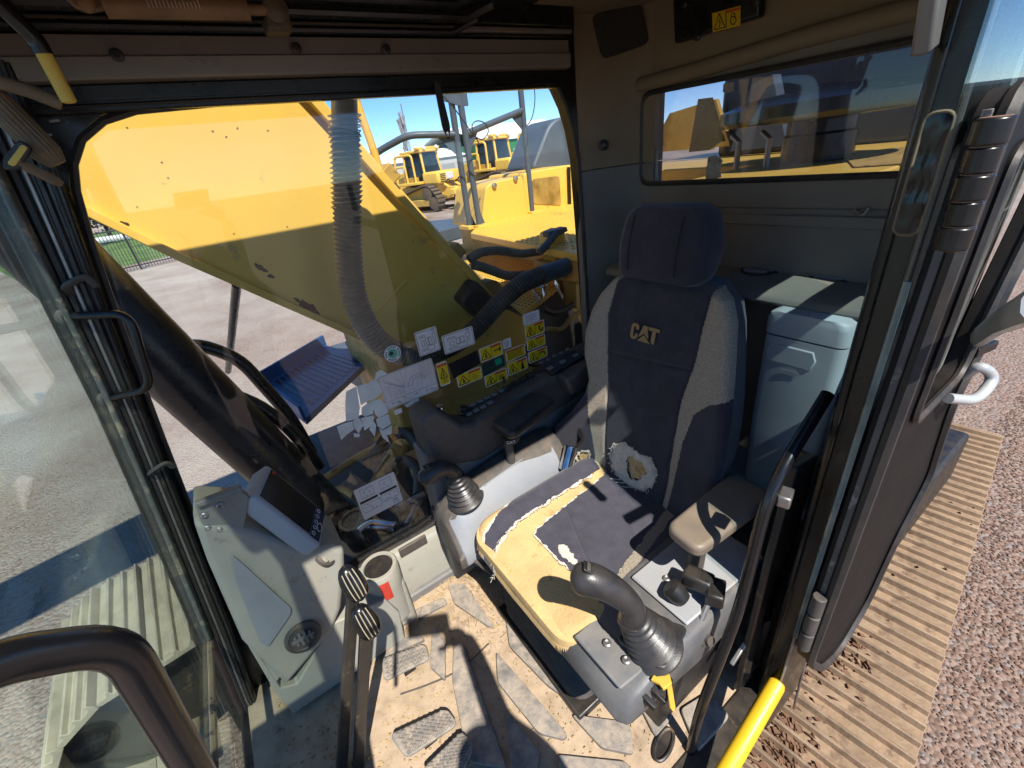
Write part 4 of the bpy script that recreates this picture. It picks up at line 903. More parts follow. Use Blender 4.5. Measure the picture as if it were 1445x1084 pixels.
bellows(jb, jt, .060, .031, 7, 'boot', lj, joymat)
jtip = at(2, .655, 818, 830)
grip(jt+V((0, 0, -.005)), (jtip-jt)*1, (0, 0, 1), lj, .045, .105, .0275)
la = lc
A4 = [at(2, .655, *q_) for q_ in ((938, 742), (986, 780), (1066, 716), (1018, 683))]
A4 = [A4[0], A4[1], A4[2]+V((-.01, -.07, 0)), A4[3]+V((.01, -.07, 0))]
MB().slab(fillet([V((p.x, p.y, .622)) for p in A4], .032, 5, True), (0, 0, .036)).build('arm_pad', armworn, la, bev=.011, seg=4)
MB().tube([V((-.225, -.13, .63)), V((-.225, -.12, .47))], .022, 14).build('arm_post', darkplast, la)
# ================================================================ TRAVEL LEVERS
tl = thing('travel_levers', 'pair of tall black travel levers with ribbed oval knobs in front of the seat', 'lever', (.22, .80, .0))
for (kx, ky, bx, by, xk, xb) in ((498, 823, 480, 1110, .20, .19), (516, 877, 504, 1110, .17, .165)):
    K = at(0, xk, kx, ky); Bp = at(0, xb, bx, by)
    MB().bar(Bp, K+V((0, .005, -.02)), .020, .030, (0, 1, .2)).build('lever_arm', blackworn, tl, bev=.004)
    ax = (at(0, xk-.02, kx+14, ky+24)-at(0, xk+.02, kx-14, ky-24)).normalized()
    tocam = (CAM-K).normalized(); sd2 = ax.cross(tocam).normalized(); up2 = sd2.cross(ax).normalized()
    kb = MB(); secs = []
    for i in range(17):
        t = -1+2*i/16; r = sqrt(max(0.0, 1-abs(t)**2.6)); r = max(r, .05)
        secs.append([K+ax*(t*.052)+sd2*(cos(a)*.0285*r*(1+.12*t))+up2*(sin(a)*.020*r) for a in [2*pi*j/20 for j in range(20)]])
    knob = kb.loft(secs).build('lever_knob', black_clean, tl, ang=70)
    rb = MB()
    for s_ in (-.55, -.2, .15, .5):
        rb.tube([K+ax*(t*.052)+sd2*(s_*.0285*(1-.25*t*t))+up2*(.0206*sqrt(max(0, (1-abs(t)**2.6)*(1-s_*s_)))) for t in [-.72+1.44*i/10 for i in range(11)]], .0013, 5)
    rb.build('knob_rib', M('cream_rib', (.42, .36, .24), .6) if 'cream_rib' not in bpy.data.materials else bpy.data.materials['cream_rib'], knob)
# ================================================================ BOX BEHIND THE SEAT
bx = thing('storage_box', 'tall scuffed blue grey storage box with lid behind the seat near the door pillar', 'storage box', (-.16, -.68, .4))
fr_ = [at(1, -.655, *q_) for q_ in ((1093, 418), (1208, 424), (1165, 640), (1058, 632))]
x0, x1 = -.295, -.095; 
def bsec(z, k=0): return [V((p[0], p[1], z)) for p in rrect(x1-x0-k, .16, .025, 4, (x0+x1)/2, -.635)]
MB().loft([[V((p.x+(0 if i_ == 0 else 0), p.y, p.z)) for p in bsec(z, kk)] for i_, (z, kk) in enumerate(((.42, .05), (.46, .02), (.70, .0), (.975, .0)))]).build('box_body', bluegrey, bx, bev=0)
MB().loft([bsec(.980, -.004), bsec(1.02, -.004), bsec(1.036, .008), bsec(1.045, .04)]).build('box_lid', bluegrey, bx, bev=.0)
MB().prism([(-.22, .90), (-.11, .90), (-.10, .93), (-.11, .955), (-.22, .955), (-.23, .93)], (-.01, -.557, 0), X, Z, (0, .006, 0)).build('box_latch', bluegrey, bx, bev=.003)
em = MB()
for k in range(3): em.box(-.205, -.165, -.5505, -.5495, .885-.006*k, .888-.006*k)
em.build('embossed_mark', lightplast, bx, ang=0)
MB().prism([(-.33, .38), (.04, .38), (.04, .44), (-.33, .42)], (0, -.58, 0), X, Z, (0, -.16, 0)).build('box_shelf', bluegrey, bx, bev=.012)
# small things on the rear wall
MB().obox(at(1, -.742, 930, 292), X, Z, Y, .016, .008, .010).build('red_clip', M('red_plastic', (.35, .05, .03), .5), None, bev=.004, label='small red plastic clip holder on the rear wall above the headrest', category='clip')
MB().tube(fillet([at(1, -.745, 1205, 296), at(1, -.735, 1216, 306), at(1, -.735, 1228, 292), at(1, -.745, 1210, 300)], .01), .003, 6).build('wall_hook', steel, None, label='thin wire hook on the grey rear wall below the tinted window', category='hook')
MB().lathe([(.016, 0), (.018, .008), (.006, .014), (.005, .02)], at(0, .555, 852, 205), (-.7, .7, 0), 14).build('coat_hook', blackplast, None, label='black coat hook on the rear corner trim beside the side window', category='hook')
# speaker grille and service cover in the lining
spn = V((.78, -.62, 0)).normalized(); spo = V((.548, -.667, 1.8))
sp = thing('speaker_grille', 'dark square speaker grille set in the tan lining over the rear corner', 'speaker', spo)
spq = fillet([atp(*q_, spo, spn) for q_ in ((834, 22), (904, 2), (917, 60), (850, 83))], .02, 5, True)
MB().slab(spq, spn*.03).build('grille_plate', M('dark_grille', (.03, .027, .024), .8, 0, .2, 60, .5, 500), sp, bev=.004)
sc_ = thing('service_cover', 'black service cover with yellow electrical warning sticker under the roof', 'cover', at(1, -.74, 1015, 30))
MB().slab([at(1, -.748, *q_) for q_ in ((958, -12), (1084, -40), (1080, 24), (960, 62))], (0, .03, 0)).build('cover_plate', black, sc_, bev=.006)
for q_ in ((967, 6), (985, 52), (1068, 2)): MB().lathe([(.010, 0), (.010, .006), (.005, .01)], at(1, -.718, *q_), Y, 12).build('cover_bolt', blackworn, sc_)
# ================================================================ STICKERS on the side window
SX = .6385
def sticker(pix, label, base, kind, rnd_=random.Random(2), name='warning_sticker', group='stickers on the side window'):
    P = [at(0, SX, *p) for p in pix]
    yl_ = (P[0].y+P[3].y)/2; yr_ = (P[1].y+P[2].y)/2; zt = (P[0].z+P[1].z)/2; zb = (P[2].z+P[3].z)/2
    w_ = yl_-yr_; h_ = zt-zb; yc, zc = (yl_+yr_)/2, (zt+zb)/2
    def q_(u, v): return (yc-u*w_/2, zc+v*h_/2)
    def poly(mb, pts, d): mb.slab([V((SX-d, *q_(u, v))) for u, v in pts], (-.0004, 0, 0))
    def line(mb, a, b, t, d=.0016):
        A, B = V((SX-d, *q_(*a))), V((SX-d, *q_(*b))); mb.bar(A, B, t, .0004, X)
    pr = [V((SX-.0006, yc+a, zc+b)) for a, b in rrect(w_, h_, min(.006, h_*.12), 3)]; o = MB(); o.add(pr, [tuple(range(len(pr)))])
    edge = white if base is stky else base
    o = o.build(name, edge, None, ang=0, label=label, category='sticker', group=group)
    asp = w_/h_
    r = rnd_
    if kind.startswith('warn'):
        f = MB(); f.add([V((SX-.0012, *q_(u, v))) for u, v in ((-.93, -.9), (.93, -.9), (.93, .9), (-.93, .9))], [(0, 1, 2, 3)]); f.build('print_field', stky, o, ang=0)
        hd_ = MB()
        if 'tall' in kind: poly(hd_, [(-.9, .66), (.9, .66), (.9, .88), (-.9, .88)], .0012)
        elif 'text' in kind: poly(hd_, [(-.9, .55), (.9, .55), (.9, .86), (-.9, .86)], .0012)
        else: poly(hd_, [(-.02, .52), (.9, .52), (.9, .86), (-.02, .86)], .0012)
        hd_.build('header_band', stkr, o, ang=0)
        k = MB()
        if 'text' in kind:
            for i in range(8): line(k, (-.85, .40-i*.16), (.85-.3*r.random(), .40-i*.16), .0012)
        else:
            tx, ty, tw, th_ = (0, .1, .62, .42) if 'tall' in kind else (-.5, -.05, .42, .68)
            A, B, Cc_ = (tx-tw, ty-th_), (tx+tw, ty-th_), (tx, ty+th_)
            for a, b in ((A, B), (B, Cc_), (Cc_, A)): line(k, a, b, .0028)
            poly(k, [(tx-.09*tw*2, ty-.30*th_), (tx+.09*tw*2, ty-.30*th_), (tx+.25*tw, ty-.7*th_), (tx-.25*tw, ty-.7*th_)], .0015)
            poly(k, [(tx-.14*tw, ty-.25*th_), (tx+.14*tw, ty-.25*th_), (tx+.08*tw, ty+.35*th_), (tx-.08*tw, ty+.35*th_)], .0015)
            if 'tall' in kind:
                for i in range(4): line(k, (-.6+.3*r.random(), -.45-.1*i), (.6-.3*r.random(), -.45-.1*i+.1*r.random()), .0012)
            else:
                line(k, (.0, -.85), (.0, .85), .0012)
                if 'hook' in kind:
                    pts = [(.45, .35), (.45, -.2), (.6, -.55), (.78, -.35), (.76, -.1)]
                    for a, b in zip(pts, pts[1:]): line(k, a, b, .006)
                elif 'hand' in kind:
                    for j in range(6): 
                        a0, a1 = j*.6-.4, j*.6+.2; line(k, (.45+.3*cos(a0), -.2+.45*sin(a0)), (.45+.3*cos(a1), -.2+.45*sin(a1)), .005)
                elif 'man' in kind:
                    poly(k, [(.3, -.8), (.62, -.8), (.56, .1), (.46, .35), (.36, .1)], .0015); poly(k, [(.40, .34), (.52, .34), (.52, .5), (.40, .5)], .0018)
                elif 'bar' in kind:
                    poly(k, [(.2, -.12), (.8, -.02), (.8, .12), (.2, .02)], .0015); poly(k, [(.7, -.35), (.82, -.35), (.82, .3), (.7, .3)], .0018)
                else:
                    for i in range(4): line(k, (.15+.1*r.random(), -.6+.22*i), (.8-.25*r.random(), -.62+.24*i), .0012)
        k.build('pictogram', ink, o, ang=0)
    elif kind == 'keys':
        k = MB()
        for (a, b) in (((-.92, -.9), (.92, -.9)), ((.92, -.9), (.92, .9)), ((.92, .9), (-.92, .9)), ((-.92, .9), (-.92, -.9))): line(k, a, b, .0012)
        for cx_, cy_, w2, h2 in ((-.45, -.05, .12, .22), (-.05, .0, .12, .30), (.22, .0, .12, .30), (.62, .3, .12, .22), (-.6, .5, .1, .08), (-.3, .5, .1, .08), (.62, -.2, .08, .12), (.2, -.55, .28, .2), (-.6, -.6, .1, .1), (-.3, -.55, .1, .1), (.65, .75, .1, .08)):
            for (a, b) in (((-1, -1), (1, -1)), ((1, -1), (1, 1)), ((1, 1), (-1, 1)), ((-1, 1), (-1, -1))): line(k, (cx_+a[0]*w2, cy_+a[1]*h2), (cx_+b[0]*w2, cy_+b[1]*h2), .001)
        k.build('pictogram', ink, o, ang=0)
    elif kind == 'chart':
        k = MB()
        for (a, b) in (((-.97, -.95), (.97, -.95)), ((.97, -.95), (.97, .95)), ((.97, .95), (-.97, .95)), ((-.97, .95), (-.97, -.95)), ((-.95, -.55), (.95, -.55)), ((-.3, -.95), (-.3, -.55)), ((.3, -.95), (.3, -.55))): line(k, a, b, .0009)
        for i in range(11): line(k, (-.92+i*.17, -.5), (-.92+i*.17, -.1+.35*r.random()), .0004)
        for i in range(9): line(k, (-.2, -.1), (-.95+.05*i*i*.3, .9-.12*i if i < 5 else .9), .0004)
        for i in range(7): line(k, (-.9, -.4+.13*i), (-.25, -.4+.13*i*.6), .0004)
        for i in range(8): line(k, (.45+.06*i, .05), (.5+.06*i, .85), .0004)
        arm = [(-.1, -.1), (.1, .35), (.45, .42), (.62, .1), (.45, .05), (.5, .25), (.15, .2), (.1, -.1), (-.1, -.1)]
        for a, b in zip(arm, arm[1:]): line(k, a, b, .0010)
        k.build('pictogram', inkgrey, o, ang=0)
        k = MB()
        for i in range(18): a = (-.85+1.7*r.random(), -.6-.3*r.random()); line(k, a, (a[0]+.12, a[1]), .0012)
        k.build('fine_print', inkgrey, o, ang=0)
    elif kind == 'lever':
        k = MB(); poly(k, [(-.92, .02), (-.05, .02), (-.05, .16), (-.92, .16)], .0012); poly(k, [(.05, .02), (.92, .02), (.92, .16), (.05, .16)], .0012)
        k.build('black_band', ink, o, ang=0); k = MB()
        for x0_, x1_, y0_, y1_ in ((-.75, -.15, .3, .85), (.2, .75, .3, .85), (-.9, .0, -.6, -.1), (.08, .9, -.5, -.05), (.55, .8, -.9, -.62)):
            for (a, b) in (((x0_, y0_), (x1_, y0_)), ((x1_, y0_), (x1_, y1_)), ((x1_, y1_), (x0_, y1_)), ((x0_, y1_), (x0_, y0_))): line(k, a, b, .0006)
            for i in range(9): 
                a = (x0_+(x1_-x0_)*r.random(), y0_+(y1_-y0_)*r.random()); b = (min(x1_, a[0]+.12*r.random()), max(y0_, min(y1_, a[1]+.25*(r.random()-.5)))); line(k, a, b, .0011)
        k.build('pictogram', ink, o, ang=0)
    elif kind == 'plain_lines':
        k = MB()
        for i in range(5): line(k, (-.7, .5-.25*i), (.7-.4*r.random(), .5-.25*i), .001)
        line(k, (0, -.8), (0, .8), .0008); k.build('fine_print', inkgrey, o, ang=0)
    return o
ST = [([(584, 471), (614, 459), (622.5, 492), (593, 504.5)], 'squarish white sticker with small button diagrams, above the big cream chart', white, 'keys'),
 ([(622.5, 477), (665, 458), (671, 483), (629, 503)], 'wide white sticker with control diagrams over the corrugated hose', white, 'keys'),
 ([(532, 536.5), (607, 502), (619.6, 545.6), (549, 582)], 'largest sticker, faded cream working range chart beside the peeled vinyl', pinkish, 'chart'),
 ([(614.6, 514), (630, 509), (635.6, 541), (622, 546)], 'narrow upright yellow warning sticker next to the cream chart', stky, 'warn tall'),
 ([(644, 532), (678, 515), (680.5, 532), (647, 549)], 'yellow warning sticker under the black film label', stky, 'warn'),
 ([(675.5, 494), (707, 480), (710, 499), (679, 512.5)], 'yellow warning sticker with a bar pictogram, above the dark green label', stky, 'warn bar'),
 ([(683, 533), (714, 517), (716.6, 532), (686, 549)], 'yellow warning sticker directly below the dark green label', stky, 'warn'),
 ([(708.6, 480.5), (720, 476.4), (722, 488.5), (711, 494)], 'smallest white sticker, between two yellow warning stickers', white, 'plain_lines'),
 ([(712, 497.6), (739.5, 483.5), (742, 499), (715.5, 512.5)], 'yellow warning sticker filled with lines of text', stky, 'warn text'),
 ([(715, 515), (743, 501), (745, 518), (718, 532)], 'yellow warning sticker with a black figure, below the one full of text', stky, 'warn man'),
 ([(737, 445), (760, 436), (762, 451), (739.5, 461)], 'white two panel sticker on top of the three stacked yellow ones', white, 'plain_lines'),
 ([(740, 462), (767, 449), (769, 467), (742, 480.5)], 'top yellow warning sticker with hook pictogram in the column of three', stky, 'warn hook'),
 ([(742.4, 483), (768, 468.4), (770, 485), (745, 496.5)], 'middle yellow warning sticker in the column of three', stky, 'warn'),
 ([(744, 500), (771, 486), (772.6, 502), (747, 514)], 'bottom yellow warning sticker with curled pictogram in the column of three', stky, 'warn hand'),
 ([(497, 696), (551, 665), (571, 700.5), (518, 737)], 'white lever pattern sticker low on the side window beside the monitor', white, 'lever')]
for a_ in ST: sticker(*a_)
def flat(pix, mt_, name, label, d=0): 
    P = [at(0, SX-d, *p) for p in pix]; return MB().slab([V((SX-d, p.y, p.z)) for p in P], (-.0007, 0, 0)).build(name, mt_, None, ang=0, label=label, category='sticker', group='stickers on the side window')
flat([(632, 514), (673, 494.5), (677.5, 513), (640, 535)], M('black_film', (.012, .011, .012), .3), 'black_label', 'plain black film label above a yellow warning sticker')
gl_ = flat([(679.6, 513.6), (710, 500), (713, 516), (682, 532)], darkgreen, 'emergency_label', 'dark green label with a bright green exit mark')
g2 = [at(0, SX-.001, *p) for p in ((698, 508), (707, 504), (709, 512), (700, 516))]
MB().slab([V((SX-.0009, p.y, p.z)) for p in g2], (-.0005, 0, 0)).build('green_mark', green, gl_, ang=0)
pc = at(0, SX, 554, 499)
rs_ = MB().lathe([(.0275, 0), (.0275, .0008)], pc, (-1, 0, 0), 32).build('round_sticker', white, None, label='round white and green sticker on the corrugated hose seen through the glass', category='sticker')
MB().lathe([(.0165, .0009), (.0165, .0014)], pc, (-1, 0, 0), 28).build('green_disc', M('pale_green_print', (.12, .42, .28), .5), rs_)
MB().lathe([(.0072, .0015), (.0072, .0018)], pc+V((0, .004, .002)), (-1, 0, 0), 12).build('dark_mark', ink, rs_)
k = MB()
for i in range(26):
    a = i*2*pi/26
    if i % 7 == 3: continue
    k.obox(pc+V((-.0012, .022*cos(a), .022*sin(a))), (0, cos(a), sin(a)), (0, -sin(a), cos(a)), X, .0024, .0016, .0003)
k.build('ring_print', ink, rs_, ang=0)
# peeled vinyl: separate flakes with gaps
pv = thing('peeled_vinyl', 'cracked and peeling white vinyl flakes on the side window left of the cream chart', 'sticker', at(0, SX, 520, 580))
FL = [[(488, 552), (503, 545), (508, 575), (506, 592), (488, 595), (487, 570)], [(503, 545), (520, 540), (530, 533), (540, 552), (534, 560), (520, 566), (509, 572)], [(530, 525), (538, 522), (546, 527), (536, 534), (528, 538)],
 [(475, 602), (484, 597), (497, 594), (500, 606), (488, 615), (481, 621)], [(498, 594), (508, 590), (513, 600), (506, 612), (500, 604)], [(510, 575), (520, 568), (526, 572), (527, 584), (515, 588), (510, 586)], [(509, 590), (526, 586), (528, 590), (522, 602), (514, 608), (512, 598)],
 [(522, 567), (535, 562), (546, 572), (548, 582), (534, 590), (529, 584)], [(530, 592), (548, 584), (552, 598), (540, 606), (533, 602)], [(526, 592), (531, 600), (529, 616), (521, 606)], [(534, 604), (544, 608), (550, 626), (540, 618)], [(541, 606), (553, 600), (552, 612), (547, 614)], [(499, 611), (508, 612), (507, 617), (500, 617)],
 [(555, 580), (566, 575), (568, 582), (558, 586)], [(570, 572), (590, 560), (592, 565), (574, 575)]]
rnd = random.Random(4)
for F_ in FL:
    mb = MB(); P = [V((SX, at(0, SX, *p).y, at(0, SX, *p).z)) for p in F_]; c = sum(P, V())/len(P); w_ = rnd.uniform(-.0005, -.003)
    P = [c+(p-c)*.985+V((-rnd.random()*.004 if rnd.random() < .4 else 0, 0, 0)) for p in P]
    mb.add(P, [tuple(range(len(P)))]).build('vinyl_flake', peel, pv, ang=0)
# warning sticker on the service cover
wk = [at(1, -.717, *p) for p in ((1005, 19), (1045, 8), (1045, 36), (1006, 46))]
w0 = MB().slab(wk, (0, .0008, 0)).build('electrical_sticker', stky, None, ang=0, label='yellow electrical hazard sticker on the black cover under the roof', category='sticker')
kx_ = (wk[1]-wk[0]); kz_ = (wk[0]-wk[3])
def ws(u, v, d=.0012): return wk[3]+kx_*u+kz_*v+V((0, d, 0))
MB().slab([ws(.52, .80), ws(.97, .80), ws(.97, .95), ws(.52, .95)], (0, .0004, 0)).build('header_band', stkr, w0, ang=0)
k = MB()
for a, b in (((.06, .12), (.46, .12)), ((.46, .12), (.26, .9)), ((.26, .9), (.06, .12)), ((.29, .66), (.24, .45)), ((.24, .45), (.30, .45)), ((.30, .45), (.25, .2)), ((.5, .05), (.5, .95))): k.bar(ws(*a), ws(*b), .0022, .0005, Y)
pts = [ws(.75+.10*cos(t), .36+.2*sin(t)) for t in [j*2*pi/14 for j in range(14)]]; k.tube(pts, .0012, 4, closed=True)
k.tube([ws(.69, .5), ws(.69, .66), ws(.75, .74), ws(.81, .66), ws(.81, .5)], .0012, 4); k.build('pictogram', ink, w0, ang=0)
# torn sealing tape in the rear window
tr_ = M('torn_grey_tape', (.33, .31, .28), .8, 0, .3, 25, .4, 60, wear=.4, wcol=(.12, .09, .06))
def tape(pix, y_, label):
    P = [at(1, y_, *p) for p in pix]; MB().slab(P, (0, .004, 0)).build('torn_tape', tr_, None, ang=0, label=label, category='tape')
tape([(908, 190), (916, 186), (921, 202), (930, 212), (928, 230), (929, 258), (914, 262), (907, 245)], -.766, 'torn grey tape along the left end of the tinted rear window')
tape([(1000, 222), (1010, 219), (1020, 226), (1016, 240), (1018, 250), (996, 256)], -.766, 'small torn grey tape scrap at the bottom of the tinted rear window')
tape([(1022, 118), (1036, 116), (1036, 128), (1028, 131), (1021, 130)], -.766, 'black torn tab at the top of the tinted rear window')
# ================================================================ TOP LEFT GEAR
gs = thing('gas_strut', 'rusty orange brown gas strut along the roof rail above the side window', 'gas strut', at(2, 1.78, 250, 12))
A, B = at(0, .41, 118, 8), at(0, .395, 365, 14)
MB().tube([A+(B-A)*.10, A+(B-A)*.93], .0155, 16).build('strut_tube', brownrust, gs)
MB().tube([A+(B-A)*.92, B+(B-A)*.10], .008, 10).build('strut_rod', brownrust, gs)
k = MB()
for i in range(14): 
    t = .34+.022*i; p = A+(B-A)*t; k.tube([p+V((-.0157*cos(a), 0, .0157*sin(a))) for a in (-.3, 0, .25+.25*random.random())], .0009, 4)
k.build('worn_lettering', M('pale_wear', (.5, .42, .33), .8), gs)
e_ = at(0, .395, 389, 14); MB().lathe([(.018, -.012), (.021, -.004), (.021, .006), (.012, .012)], e_, (-1, 0, 0), 16).build('ball_joint', M('dusty_dark_metal', (.08, .06, .045), .5, .3, .2, 12, .1, dust=.4), gs)
MB().box(e_.x-.0, e_.x+.05, e_.y-.022, e_.y+.022, e_.z-.03, e_.z-.005).build('joint_bracket', bpy.data.materials['dusty_dark_metal'], gs, bev=.006)
MB().slab([at(0, .42, *p) for p in ((88, -6), (150, -12), (148, 12), (125, 18), (105, 10))], (.012, 0, 0)).build('strut_bracket', brownrust, gs, bev=.003)
MB().lathe([(.011, 0), (.011, -.006), (.006, -.008)], at(0, .418, 122, 6), (1, 0, 0), 14).build('bracket_bolt', brownrust, gs)
wl = thing('windshield_latch', 'bent black latch bar with a yellow taped end at the top front corner', 'latch', at(0, .45, 60, 60))
L_ = [at(0, .44, -30, -25), at(0, .445, 14, 20), at(0, .45, 52, 58), at(0, .455, 99, 146)]
MB().tube(fillet(L_[:3]+[L_[2].lerp(L_[3], .2)], .03, 5), .0125, 12, flat=.8).build('latch_bar', black_clean, wl)
MB().tube([L_[2].lerp(L_[3], .1), L_[2].lerp(L_[3], .97), L_[3]], [.0105, .0105, .006], 12, flat=.8).build('yellow_sleeve', M('faded_yellow_tape', (.72, .52, .10), .5, 0, .12, 10), wl)
MB().tube([at(0, .47, -20, 110), at(0, .47, 40, 128), at(0, .47, 86, 146)], .011, 10).build('wiper_rod', ribbrown, None, label='brown dusty rod running to the latch at the top left corner', category='rod')
sb = thing('sunshade_roll', 'brown ribbed rolled sunshade pair with a yellow clip at the top left corner', 'sunshade', at(0, .50, 40, 220))
def ribbed(a, b, r, name, n=16):
    a = V(a); b = V(b); mb = MB(); sdv = (b-a).cross(CAM-a).normalized(); up = sdv.cross(b-a).normalized(); secs = []
    for i in range(7):
        p = a.lerp(b, i/6); k_ = 1 if i < 6 else .6
        secs.append([p+(sdv*cos(2*pi*j/40)+up*sin(2*pi*j/40))*r*k_*(1.03 if j % 2 else .96) for j in range(40)])
    mb.loft(secs).build(name, ribbrown, sb, ang=10)
ribbed(at(0, .50, -20, 130), at(0, .50, 82, 232), .022, 'shade_roll'); ribbed(at(0, .47, 20, 226), at(0, .49, 88, 260), .0085, 'shade_edge'); ribbed(at(0, .53, 10, 165), at(0, .53, 64, 206), .018, 'shade_roll')
MB().slab(fillet([at(0, .465, *p) for p in ((2, 226), (26, 196), (46, 208), (28, 240), (5, 240))], .006, 3, True), (.012, 0, 0)).build('clip_body', blackplast, sb, bev=.002)
MB().slab(fillet([at(0, .462, *p) for p in ((9, 231), (30, 203), (40, 208), (20, 236))], .005, 3, True), (.003, 0, 0)).build('clip_face', bpy.data.materials['faded_yellow_tape'], sb, bev=.001)
# hanging strap under the rail
stp = [(p.x, p.y) for p in fillet([V((-.013, 0, 0)), V((.013, 0, 0)), V((.020, -.115, 0)), V((0, -.145, 0)), V((-.020, -.115, 0))], .014, 4, True)]
s0 = at(0, .585, 617, 120); s1 = at(0, .585, 628, 170); dv = (s1-s0).normalized(); du = dv.cross(X).normalized()
MB().holed([(u*.62, v*.95+.008) for u, v in stp], [[(.0055*cos(t), -.118+.010*sin(t)) for t in [j*2*pi/14 for j in range(14)]]], s0, du, -dv, (.004, 0, 0)).build('hanging_strap', rubber, None, label='black rubber strap with an eyelet hanging from the rail across the window top', category='strap', bev=.001)
# ================================================================ BOOM
boom = thing('excavator_boom', 'big yellow excavator boom rising beside the cab with dark scrapes', 'boom', (1.4, 0, .6))
BX = 1.10
bp_ = [(1.75, 2.33), (1.3, 1.90), (.93, 1.56), (.727, 1.351), (.185, .849), (-.15, .56), (-.42, .50), (-.58, .62), (-.56, .76), (-.404, .871), (-.122, 1.287), (.181, 1.745), (.55, 2.28), (1.0, 2.75), (1.6, 3.0), (2.6, 2.95), (4.3, 2.45), (4.35, 2.1), (3.0, 2.4), (2.3, 2.5)]
MB().prism(bp_, (BX, 0, 0), Y, Z, (.62, 0, 0)).build('boom_body', yellow, boom, bev=.006)
def strip(a, b, w_, h_, nm, mt_=yellow, x_=BX): return MB().bar(V((x_, *a)), V((x_, *b)), w_, h_, X).build(nm, mt_, boom, bev=.003)
# overhanging plates along the edges
MB().slab([V((BX-.035, *p)) for p in ((-.41, .885), (-.128, 1.301), (.175, 1.759), (.545, 2.295))]+[V((BX-.035, *p)) for p in ((.575, 2.270), (.20, 1.738), (-.105, 1.28), (-.39, .865))], (.72, 0, 0)).build('top_flange', yellow, boom, bev=.003)
MB().slab([V((BX-.022, *p)) for p in ((1.74, 2.31), (.93, 1.548), (.727, 1.338), (.185, .836), (-.14, .552))]+[V((BX-.022, *p)) for p in ((-.13, .585), (.178, .862), (.715, 1.364), (.92, 1.574), (1.72, 2.34))], (.66, 0, 0)).build('bottom_flange', yellow, boom, bev=.003)
q_ = lambda px, py: at(0, BX-.002, px, py)
wl_ = MB(); wl_.tube([at(0, BX, 530, 440), at(0, BX, 575, 395)], .006, 6); wl_.tube([at(0, BX, 505, 470), at(0, BX, 535, 480)], .006, 6); wl_.build('weld_bead', yellow, boom)
rnd = random.Random(21)
def splat(c, sx, sy, ang, n, nm='paint_scrape'):
    mb = MB(); pts = []
    for i in range(n):
        t = 2*pi*i/n; r = .55+.45*rnd.random(); x_, y_ = cos(t)*sx*r, sin(t)*sy*r; a = radians(ang)
        pts.append(at(0, BX-.0006, c[0]+x_*cos(a)-y_*sin(a), c[1]+x_*sin(a)+y_*cos(a)))
    mb.slab(pts, (-.0012, 0, 0)).build(nm, scrape, boom, ang=0)
splat((432, 432), 18, 8, 30, 22); splat((447, 442), 10, 4, 50, 16); splat((368, 378), 13, 4, 35, 16); splat((382, 390), 8, 3, 20, 12); splat((420, 424), 10, 2.5, 40, 12); splat((176, 316), 9, 3, 20, 14)
for c in ((179, 180), (300, 185), (335, 181), (237, 251), (228, 229), (319, 193), (378, 184), (193, 292), (405, 320), (330, 330)): splat(c, 1.6, 1.1, 0, 7, 'paint_chip')
# pipes along the boom's back
def offs(d): return [(-.30+d*.8, .93-d*.55), (.05+d*.8, 1.45-d*.55), (.27+d*.8, 1.78-d*.55), (.7+d*.8, 2.40-d*.55)]
for i, (xx_, dd) in enumerate(((1.16, -.075), (1.26, -.08), (1.38, -.08))):
    MB().tube([V((xx_, *p)) for p in offs(dd)], .026, 12).build('boom_pipe', yellow, boom)
for t in (.2, .6): 
    y_, z_ = -.30-.06+.57*t, .93+.045+.85*t; MB().obox((1.28, y_, z_), X, (0, .56, .83), (0, -.83, .56), .17, .03, .045).build('pipe_clamp', yellowdull, boom, bev=.004)
MB().tube(fillet([at(0, 1.3, 478, 60), at(0, 1.3, 505, 150), at(0, 1.3, 522, 196), at(0, 1.3, 541, 256)], .05), .016, 12).build('bent_guard_pipe', yellow, boom)
MB().lathe([(.04, -.04), (.06, -.03), (.06, .03), (.04, .04)], at(0, 1.12, 690, 412), X, 24).build('boom_pivot', yellowdull, boom)
MB().obox(at(0, 1.06, 672, 425), (0, .6, .8), X, (0, -.8, .6), .09, .05, .06).build('pivot_boss', scrape, boom, bev=.02)
# lift cylinder on the near side of the boom
lc_ = thing('lift_cylinder', 'thick dark hydraulic lift cylinder between the cab and the boom', 'hydraulic cylinder', (.97, .7, .3))
A, B = at(0, .98, 128, 410), at(0, .98, 475, 740)
MB().tube([A+(A-B)*.3, B], .098, 26).build('cylinder_barrel', M('satin_black_cylinder', (.012, .013, .016), .3, 0, .2, 4, .03, dust=.03), lc_)
MB().tube([A.lerp(B, .96), A.lerp(B, 1.0)], .108, 26).build('cylinder_collar', black, lc_)
MB().tube([B, B+(B-A)*.35], .045, 16).build('cylinder_rod', chrome, lc_)
gp = thing('guard_rails', 'bent dark tubular guard rails outside the side window', 'guard rail', at(0, 1.2, 330, 520))
MB().tube(fillet([at(0, 1.15, 225, 500), at(0, 1.2, 275, 484), at(0, 1.2, 337, 505), at(0, 1.2, 412, 590), at(0, 1.2, 440, 640)], .09), .024, 12).build('rail_tube', greypaint if False else black, gp)
MB().tube(fillet([at(0, 1.05, 215, 552), at(0, 1.05, 255, 543), at(0, 1.05, 352, 562), at(0, 1.05, 412, 606), at(0, 1.05, 450, 660)], .09), .024, 12).build('rail_tube', black, gp)
